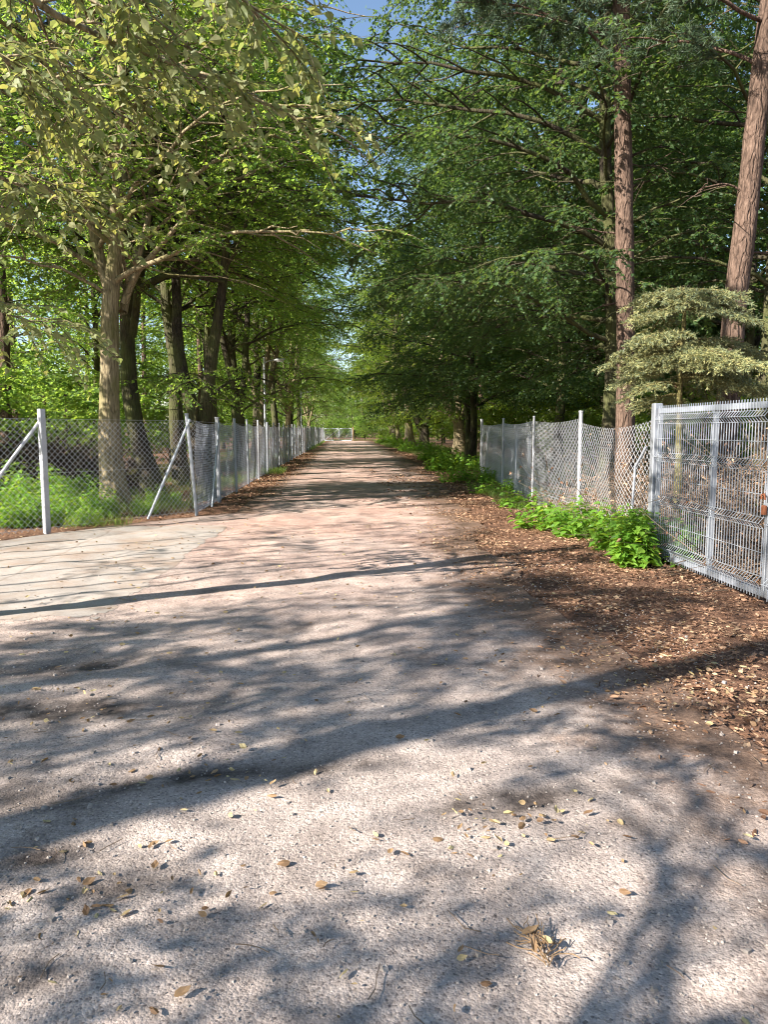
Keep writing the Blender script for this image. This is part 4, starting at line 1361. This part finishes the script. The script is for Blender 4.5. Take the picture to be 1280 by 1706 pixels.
# ------------------------------------------------------------------ lamp posts
def lamp(loc):
    r_ = empty('street_lamp', loc)
    mb = MB(); mb.tube([(0, 0, -.1), (0, 0, .9), (0, 0, .95), (0, 0, 4.45)], [.085, .08, .055, .04], 12, False); mb.build('pole', M['lamp_grey'], r_, True)
    mb = MB(); mb.tube([(0, 0, 4.2), (.12, -.02, 4.30), (.4, -.03, 4.34)], .02, 8, True); mb.build('arm', M['lamp_grey'], r_, True)
    mb = MB()
    P = [(.38, -.03, 4.34), (.46, -.03, 4.35), (.70, -.03, 4.37), (.84, -.03, 4.38)]
    mb.tube(P, [.03, .055, .06, .03], 8, True); h = mb.build('lamp_head', M['lamp_grey'], r_, True)
    mb = MB(); mb.box((.64, -.03, 4.305), (.28, .09, .02)); g = mb.build('lamp_glass', M['plastic'], h)
    return r_


l1 = lamp((*ap(442, 716, 31)[:2], 0)); tag(l1, 'nearer slim grey street lamp behind the long left fence', 'street lamp', 'street lamps behind the left fence')
l2 = copy_thing(l1, (*ap(502, 716, 57)[:2], 0), 0, 1.0, 'farther slim grey street lamp behind the long left fence')

# ------------------------------------------------------------------ weeds and low plants
def weed(seed, n_st, H, spread, leaf=.085, shape=LEAF2):
    rng = np.random.default_rng(seed)
    mb = MB(); pos, dr, nr, ln = [], [], [], []
    for i in range(n_st):
        a, q = rng.uniform(0, 6.28), spread * math.sqrt(rng.random())
        b_ = np.array([math.cos(a) * q, math.sin(a) * q * .7, -.02])
        h = H * rng.uniform(.55, 1.1) * (1 - .35 * q / spread)
        tip = b_ + np.array([math.cos(a) * .22 * h, math.sin(a) * .22 * h, h]) + rng.normal(0, .04, 3)
        P = np.array([b_, b_ * .5 + tip * .5 + rng.normal(0, .02, 3), tip])
        mb.tube(P, [.005, .004, .002], 4, False)
        k = max(4, int(h / .05))
        for j in range(k):
            f = .12 + .88 * (j + rng.random() * .6) / k
            p_, d_ = along(P, np.array([min(f, .99)]))
            for s in (0, 1, 2):
                az = j * 1.57 + s * 2.1 + rng.normal(0, .4)
                pet = rng.uniform(.02, .07)
                d2 = np.array([math.cos(az), math.sin(az), .25])
                pos.append(p_[0] + d2 * pet); dr.append(d2 + np.array([0, 0, -.45 + rng.normal(0, .25)]))
                nr.append(np.array([0, 0, 1]) + rng.normal(0, .3, 3)); ln.append(leaf * rng.uniform(.6, 1.2) * (1.1 - .35 * f))
    ln = np.array(ln)
    Vc, Fc, var = leaves(np.array(pos), np.array(dr), np.array(nr), ln, ln * .78, shape, rng)
    return mb, (Vc, Fc, var)


def weed_thing(name, x, y, data, label, leafm=None, group=None, rz=0):
    return tree(name, (x, y, 0), rz, data, M['weed'], leafm or M['weed'], label, 'plant', group, 'stems', 'foliage')


g = gp(1085, 940); weed_thing('leafy_weed', g[0] - .02, g[1] - .1, weed(201, 34, .80, .42, .13), 'tall bright green weed clump at the foot of the gate post')
g = gp(1040, 918); weed_thing('leafy_weed', g[0] - .05, g[1], weed(202, 28, .66, .38, .125), 'bright green weed clump just left of the one at the gate post')
g = gp(985, 893); W3 = weed_thing('leafy_weed', g[0], g[1], weed(203, 34, .62, .50, .12), 'broad green weed clump in front of the fence post nearest the gate')
g = gp(918, 880); weed_thing('leafy_weed', g[0], g[1], weed(204, 28, .56, .45, .115), 'lower green weed clump left of the fence post nearest the gate')
g = gp(868, 846); weed_thing('leafy_weed', g[0], g[1], weed(205, 20, .50, .45, .11), 'green weed clump at the foot of the thin second fence post')
g = gp(822, 822); weed_thing('leafy_weed', g[0], g[1], weed(206, 20, .5, .55, .11), 'green weed clump at the foot of the third post of the right fence')
g = gp(782, 803); W4 = weed_thing('leafy_weed', g[0], g[1], weed(207, 34, .55, .9, .13), 'shaded green weed patch before the last post of the right fence')
g = gp(752, 783); copy_thing(W4, (g[0], g[1], 0), 1.0, 1.5, 'wide sunlit yellow-green weed patch on the right verge before the forked tree')
g = gp(720, 768); copy_thing(W4, (g[0] + .5, g[1] + 1, 0), 2.0, 1.5, 'sunlit weed patch left of the widest yellow-green patch on the right verge')
g = gp(700, 752); copy_thing(W4, (g[0], g[1], 0), 3.0, 1.6, 'low weed patch at the foot of the wide V-shaped tree')
g = gp(672, 744); copy_thing(W4, (g[0] + .3, g[1], 0), 4.0, 1.8, 'low weed patch on the right verge beyond the wide V-shaped tree')
g = gp(645, 739); copy_thing(W4, (g[0] + .3, g[1], 0), 5.0, 2.4, 'farthest bushy weed patch on the right verge near the lane end')
WL = None
lw = [(18, 868, 1.0, 'green weeds behind the front fence at the left edge of the view'), (55, 862, 1.15, 'green weeds behind the wide square fence post'),
      (110, 866, 1.0, 'green weeds just right of the wide square fence post'), (148, 868, .8, 'green weeds left of the thick pale trunk'),
      (235, 862, .55, 'small green weed at the foot of the thick pale trunk'), (268, 845, .6, 'small green weed beside the slanting brace of the corner post'),
      (95, 845, 1.3, 'tall green weeds between the square fence post and the thick pale trunk'), (10, 884, .8, 'low green weeds at the foot of the front fence by the left edge'), (62, 882, .7, 'low green weeds at the very foot of the wide square fence post'), (125, 880, .6, 'low green weeds under the wire right of the square post'), (30, 842, 1.3, 'tall back-row green weeds behind the left end of the front fence')]
for i, (px, py, s, lab) in enumerate(lw):
    g = gp(px, py)
    yy = g[1] + .45
    xx = ap(px, 716, yy)[0]
    if WL is None:
        WL = weed_thing('leafy_weed', xx, yy, weed(211, 30, .75, .55, .11), lab)
    else:
        copy_thing(WL, (xx, yy, 0), i * 1.3, s, lab)

# grass tufts (uncountable)
def grass(name, areas, seed, label, H=.18, mat=None):
    rng = np.random.default_rng(seed)
    P = []
    for (x0, x1, y0, y1, n) in areas:
        p = np.stack([rng.uniform(x0, x1, n), rng.uniform(y0, y1, n)], -1)
        k = vnoise(p[:, 0], p[:, 1], .8, seed + 1) > .42
        P.append(p[k])
    P = np.concatenate(P)
    pos = np.c_[P, hz(P[:, 0], P[:, 1]) - .01]
    a = rng.uniform(0, 6.28, len(P))
    d = np.stack([np.cos(a) * .45, np.sin(a) * .45, np.ones(len(P))], -1) + rng.normal(0, .2, (len(P), 3))
    nr = np.stack([np.cos(a), np.sin(a), np.zeros(len(P))], -1)
    ln = H * rng.uniform(.5, 1.4, len(P))
    V_, F_, var = leaves(pos, d, nr, ln, .012, (np.array([[0, -.5, 0], [.6, -.35, .1], [1, 0, .3], [.6, .35, .1]]), np.array([[0, 1, 2, 3]])), rng)
    return tag(link(name, mesh_arrays(name, V_, F_, False, var), mat or M['grass']), label, 'grass', kind='stuff')


grass('grass', [(-12, -2.9, 13.5, 24, 26000), (-9, -3.4, 11.8, 14.5, 6000), (3.3, 4.8, 9.5, 20, 5000), (-8, -2.9, 24, 60, 20000), (-3.1, -2.15, 24, 28, 2500), (-2.9, -2.3, 58, 100, 5000), (4.2, 11, 12, 32, 42000), (4.2, 9, 32, 70, 22000), (3.9, 6, 66, 100, 9000), (-14, 14, 103, 118, 12000)],
      301, 'thin green grass growing behind the fences and on the verges', .24)


# ------------------------------------------------------------------ brush piles
def brush(seed, n, sx_, sy_, H, r=.007, curl=1.0, L=(.4, 1.6)):
    rng = np.random.default_rng(seed)
    c = rng.uniform(-1, 1, (n, 2))
    q = np.clip(1 - np.linalg.norm(c, axis=1) ** 2 * .8, .08, 1)
    z = rng.uniform(0, 1, n) * H * q
    P0 = np.c_[c[:, 0] * sx_, c[:, 1] * sy_, z]
    a = rng.uniform(0, 6.28, n); e = rng.normal(0.15, .45, n)
    l = rng.uniform(*L, n)
    P = [P0]
    for k in range(4):
        a = a + rng.normal(0, .3 * curl, n); e = e + rng.normal(-.08, .25 * curl, n)
        d = np.stack([np.cos(e) * np.cos(a), np.cos(e) * np.sin(a), np.sin(e)], -1)
        P.append(P[-1] + d * (l / 4)[:, None])
    P = np.stack(P, 1)
    P[..., 2] = np.maximum(P[..., 2], .01)
    rr = r * rng.uniform(.4, 1.6, n)[:, None] * np.linspace(1, .3, 5)[None]
    return P, rr, rng


bpx = loc_at(1190, 9.6)
bpile = empty('brush_pile', (5.5, 9.6, 0))
tag(bpile, 'heap of dry brown branches and twigs lying behind the open gate', 'brush pile')
mb = MB(); P, rr, rng = brush(401, 2400, 1.55, 2.6, 1.15, .006)
mb.add(*tubes(P, rr, 4), var=np.repeat(rng.random(len(P)) * .7, 4 * 4)); mb.build('twigs', M['brush'], bpile)
n = 9000
ii = rng.integers(0, len(P), n); jj = rng.integers(1, 5, n)
ln = rng.uniform(.03, .075, n)
V_, F_, var = leaves(P[ii, jj] + rng.normal(0, .02, (n, 3)), rng.normal(0, 1, (n, 3)) + np.array([0, 0, -.6]), rng.normal(0, 1, (n, 3)), ln, ln * .5, LEAF1, rng)
link('dry_leaves', mesh_arrays('dry_leaves', V_, F_, False, var), M['dead'], bpile)
bp2_ = empty('brush_pile', (4.75, 12.6, 0))
tag(bp2_, 'low heap of pale dry twigs behind the sagging fence left of the gate post', 'brush pile')
mb = MB(); P, rr, rng = brush(402, 700, .7, 1.5, .7)
mb.add(*tubes(P, rr, 4), var=np.repeat(rng.random(len(P)), 4 * 4)); mb.build('twigs', M['brush'], bp2_)
ii = rng.integers(0, len(P), 4000); jj = rng.integers(1, 5, 4000); ln = rng.uniform(.03, .07, 4000)
V_, F_, var = leaves(P[ii, jj], rng.normal(0, 1, (4000, 3)), rng.normal(0, 1, (4000, 3)), ln, ln * .5, LEAF1, rng)
link('dry_leaves', mesh_arrays('dry_leaves', V_, F_, False, var), M['dead'], bp2_)
dpl = loc_at(70, 19)
dp = empty('brush_pile', (dpl[0], 18.6, 0))
tag(dp, 'long dark heap of cut branches behind the left front fence', 'brush pile')
mb = MB(); P, rr, rng = brush(403, 2000, 2.0, .9, 1.25, .014, .7)
mb.add(*tubes(P, rr, 4), var=np.repeat(rng.random(len(P)), 4 * 4)); mb.build('twigs', M['brush_dark'], dp)
n = 16000
ii = rng.integers(0, len(P), n); jj = rng.integers(1, 5, n); ln = rng.uniform(.05, .11, n)
V_, F_, var = leaves(P[ii, jj], rng.normal(0, 1, (n, 3)), rng.normal(0, 1, (n, 3)), ln, ln * .6, LEAF1, rng)
link('withered_leaves', mesh_arrays('withered_leaves', V_, F_, False, var), M['brush_dark'], dp)


# ------------------------------------------------------------------ litter and stones
def curl_leaf(seed):
    return np.array([[0, 0, 0], [.12, .30, .10], [.45, .42, .16], [.80, .22, .14], [1.0, 0, .22], [.80, -.24, .06], [.45, -.45, .08], [.12, -.30, .05], [.45, 0, 0]]), LEAF2[1]


def scatter_leaves(P, ln, rng, zoff=.012, tilt=.35):
    n = len(P)
    a = rng.uniform(0, 6.28, n)
    z = hz(P[:, 0], P[:, 1]) + zoff
    d = np.stack([np.cos(a), np.sin(a), rng.normal(0, .12, n)], -1)
    nr = np.array([0, 0, 1.0]) * np.where(rng.random(n) < .5, 1, -1)[:, None] + rng.normal(0, tilt, (n, 3)) * rng.uniform(.5, 2.2, (n, 1))
    return leaves(np.c_[P, z], d, nr, ln, ln * rng.uniform(.3, .75, n), curl_leaf(0), rng)


rng = np.random.default_rng(501)
areas = []


def patch(x0, x1, y0, y1, n, f=None):
    p = np.stack([rng.uniform(x0, x1, n), rng.uniform(y0, y1, n)], -1)
    if f is not None: p = p[f(p[:, 0], p[:, 1])]
    areas.append(p)


verge_r = lambda x, y: (x > road_right(y) - .1 - 1.0 * rng.random(len(x)) ** 4) & (vnoise(x, y, .5, 61) * .6 + vnoise(x, y, .17, 62) * .4 + rng.random(len(x)) * .35 > .58)
patch(1.2, 5.5, 2.6, 16, 110000, verge_r)
patch(1.8, 6.0, 16, 60, 26000, verge_r)
verge_l = lambda x, y: (x < road_left(y) + .1 + .5 * rng.random(len(x)) ** 2)
patch(-5, -1.3, FC[1], 50, 22000, verge_l)
patch(-9, -1.8, 9, 15, 9000, lambda x, y: (y > front_rim(x) - .1) & (y < front_rim(x) + 1.5))
patch(-12, -2.8, 12, 24, 9000)
patch(4, 12, 8, 24, 9000)
patch(1.0, 3.4, 9.5, 30, 5000, lambda x, y: vnoise(x, y, .9, 63) + (x - .5) * .22 > .75)
P = np.concatenate(areas)
ln = np.where(P[:, 1] < 16, .010 + .05 * rng.random(len(P)) ** 3, rng.uniform(.04, .09, len(P)))
V_, F_, var = scatter_leaves(P, ln, rng)
tag(link('leaf_litter', mesh_arrays('leaf_litter', V_, F_, False, var), M['dead']), 'brown fallen leaves covering the verges on both sides of the road', 'fallen leaves', kind='stuff')

# loose leaves on the road itself
areas = []
patch(-3.0, 2.3, 1.6, 12, 620)
patch(-6, 2.5, 6, 20, 500)


def cluster(px, py, s, n):
    g = gp(px, py)
    areas.append(np.array(g) + rng.normal(0, 1, (n, 2)) * np.array([s * 2.2, s * 1.3]))


for px, py, s, n in ((290, 1300, .10, 16), (340, 1280, .10, 12), (200, 1480, .10, 26), (150, 1500, .08, 16), (380, 1520, .05, 6), (830, 1380, .09, 20), (880, 1360, .09, 14),
                     (840, 1430, .07, 8), (60, 1580, .05, 6), (180, 1640, .06, 4), (600, 1470, .03, 2), (200, 1170, .3, 40), (150, 1110, .3, 24), (130, 1200, .25, 26),
                     (1170, 1140, .25, 60), (1230, 1100, .3, 80), (905, 1350, .1, 12), (520, 1490, .02, 2), (60, 1410, .06, 5), (960, 1090, .2, 30)):
    cluster(px, py, s, n)
P = np.concatenate(areas)
ln = rng.uniform(.016, .05, len(P))
V_, F_, var = scatter_leaves(P, ln, rng, .022, .45)
tag(link('scattered_leaves', mesh_arrays('scattered_leaves', V_, F_, False, var), M['road_leaf']), 'loose yellow and brown leaves scattered over the road', 'fallen leaves', kind='stuff')

# crumbs of grit and small stones
n = 9000
yy = 1.5 + 8 * rng.random(n) ** 1.6
xx = rng.uniform(-3.2, 2.6, n)
s = rng.uniform(.002, .0055, n) * np.where(rng.random(n) < .04, 2.2, 1)
cube = np.array([[-1, -1, -.6], [1, -.8, -.6], [.9, 1, -.6], [-1, .8, -.6], [-.7, -.7, .6], [.6, -.7, .7], [.7, .6, .5], [-.6, .7, .7]])
Fc = np.array([[0, 3, 2, 1], [4, 5, 6, 7], [0, 1, 5, 4], [1, 2, 6, 5], [2, 3, 7, 6], [3, 0, 4, 7]])
a = rng.uniform(0, 6.28, n)
C = cube[None] * s[:, None, None] * (1 + rng.normal(0, .2, (n, 8, 3)))
X = C[..., 0] * np.cos(a)[:, None] - C[..., 1] * np.sin(a)[:, None]
Y = C[..., 0] * np.sin(a)[:, None] + C[..., 1] * np.cos(a)[:, None]
Vp = np.stack([X + xx[:, None], Y + yy[:, None], C[..., 2] + (hz(xx, yy) + .010 + micro(xx, yy) + s * .35)[:, None]], -1)
Fp = (Fc[None] + (np.arange(n) * 8)[:, None, None]).reshape(-1, 4)
tag(link('gravel', mesh_arrays('gravel', Vp.reshape(-1, 3), Fp, False, np.repeat(rng.random(n), 6)), M['pebble']), 'small stones and grit lying loose on the road', 'gravel', kind='stuff')

# fine fallen twigs
n = 160
P0 = np.c_[rng.uniform(-2.6, 3.0, n), 1.8 + 7 * rng.random(n) ** 1.3]
a = rng.uniform(0, 6.28, n); l = rng.uniform(.04, .16, n)
z = hz(P0[:, 0], P0[:, 1]) + .026
pts = [np.c_[P0, z]]
for k in range(3):
    a = a + rng.normal(0, .35, n)
    q = pts[-1] + np.c_[np.cos(a), np.sin(a), rng.normal(0, .08, n)] * (l / 3)[:, None]
    pts.append(q)
mb = MB(); mb.add(*tubes(np.stack(pts, 1), np.full((n, 4), .0016), 4))
tag(mb.build('fallen_twigs', M['brush']), 'thin dry twigs lying on the road', 'twigs', kind='stuff')

# crumpled strip of dry bark and grass on the near road
g = gp(905, 1590)
cr = empty('dry_plant_scrap', (g[0], g[1], hz(np.array(g[0]), np.array(g[1])) + .02))
tag(cr, 'crumpled tan scrap of dry plant fibre lying on the near road right of the middle', 'plant scrap')
n = 46
P0 = np.c_[rng.normal(0, .012, n), rng.uniform(-.07, .075, n), rng.uniform(.0, .012, n)]
a = rng.normal(1.75, .5, n); l = rng.uniform(.03, .12, n); pts = [P0]
for k in range(5):
    a = a + rng.normal(0, .4, n)
    pts.append(pts[-1] + np.c_[np.cos(a), np.sin(a), rng.normal(0, .15, n)] * (l / 5)[:, None])
Q = np.stack(pts, 1); Q[..., 2] = np.clip(Q[..., 2], .001, .02)
mb = MB(); mb.add(*tubes(Q, np.full(Q.shape[:2], .0016), 4)); mb.build('fibres', M['wood_post'], cr)
V_, F_, var = leaves(np.array([[-.03, -.02, .008], [.01, .05, .008], [-.05, .06, .008]]), np.array([[.2, 1, .1], [.3, -1, .1], [1, .3, .1]]), np.array([[0, .2, 1.], [.2, 0, 1], [0, 0, 1]]), .06, .025, curl_leaf(0), rng)
link('dry_leaf', mesh_arrays('dry_leaf', V_, F_, False, var), M['road_leaf'], cr)

bpy.context.view_layer.update()
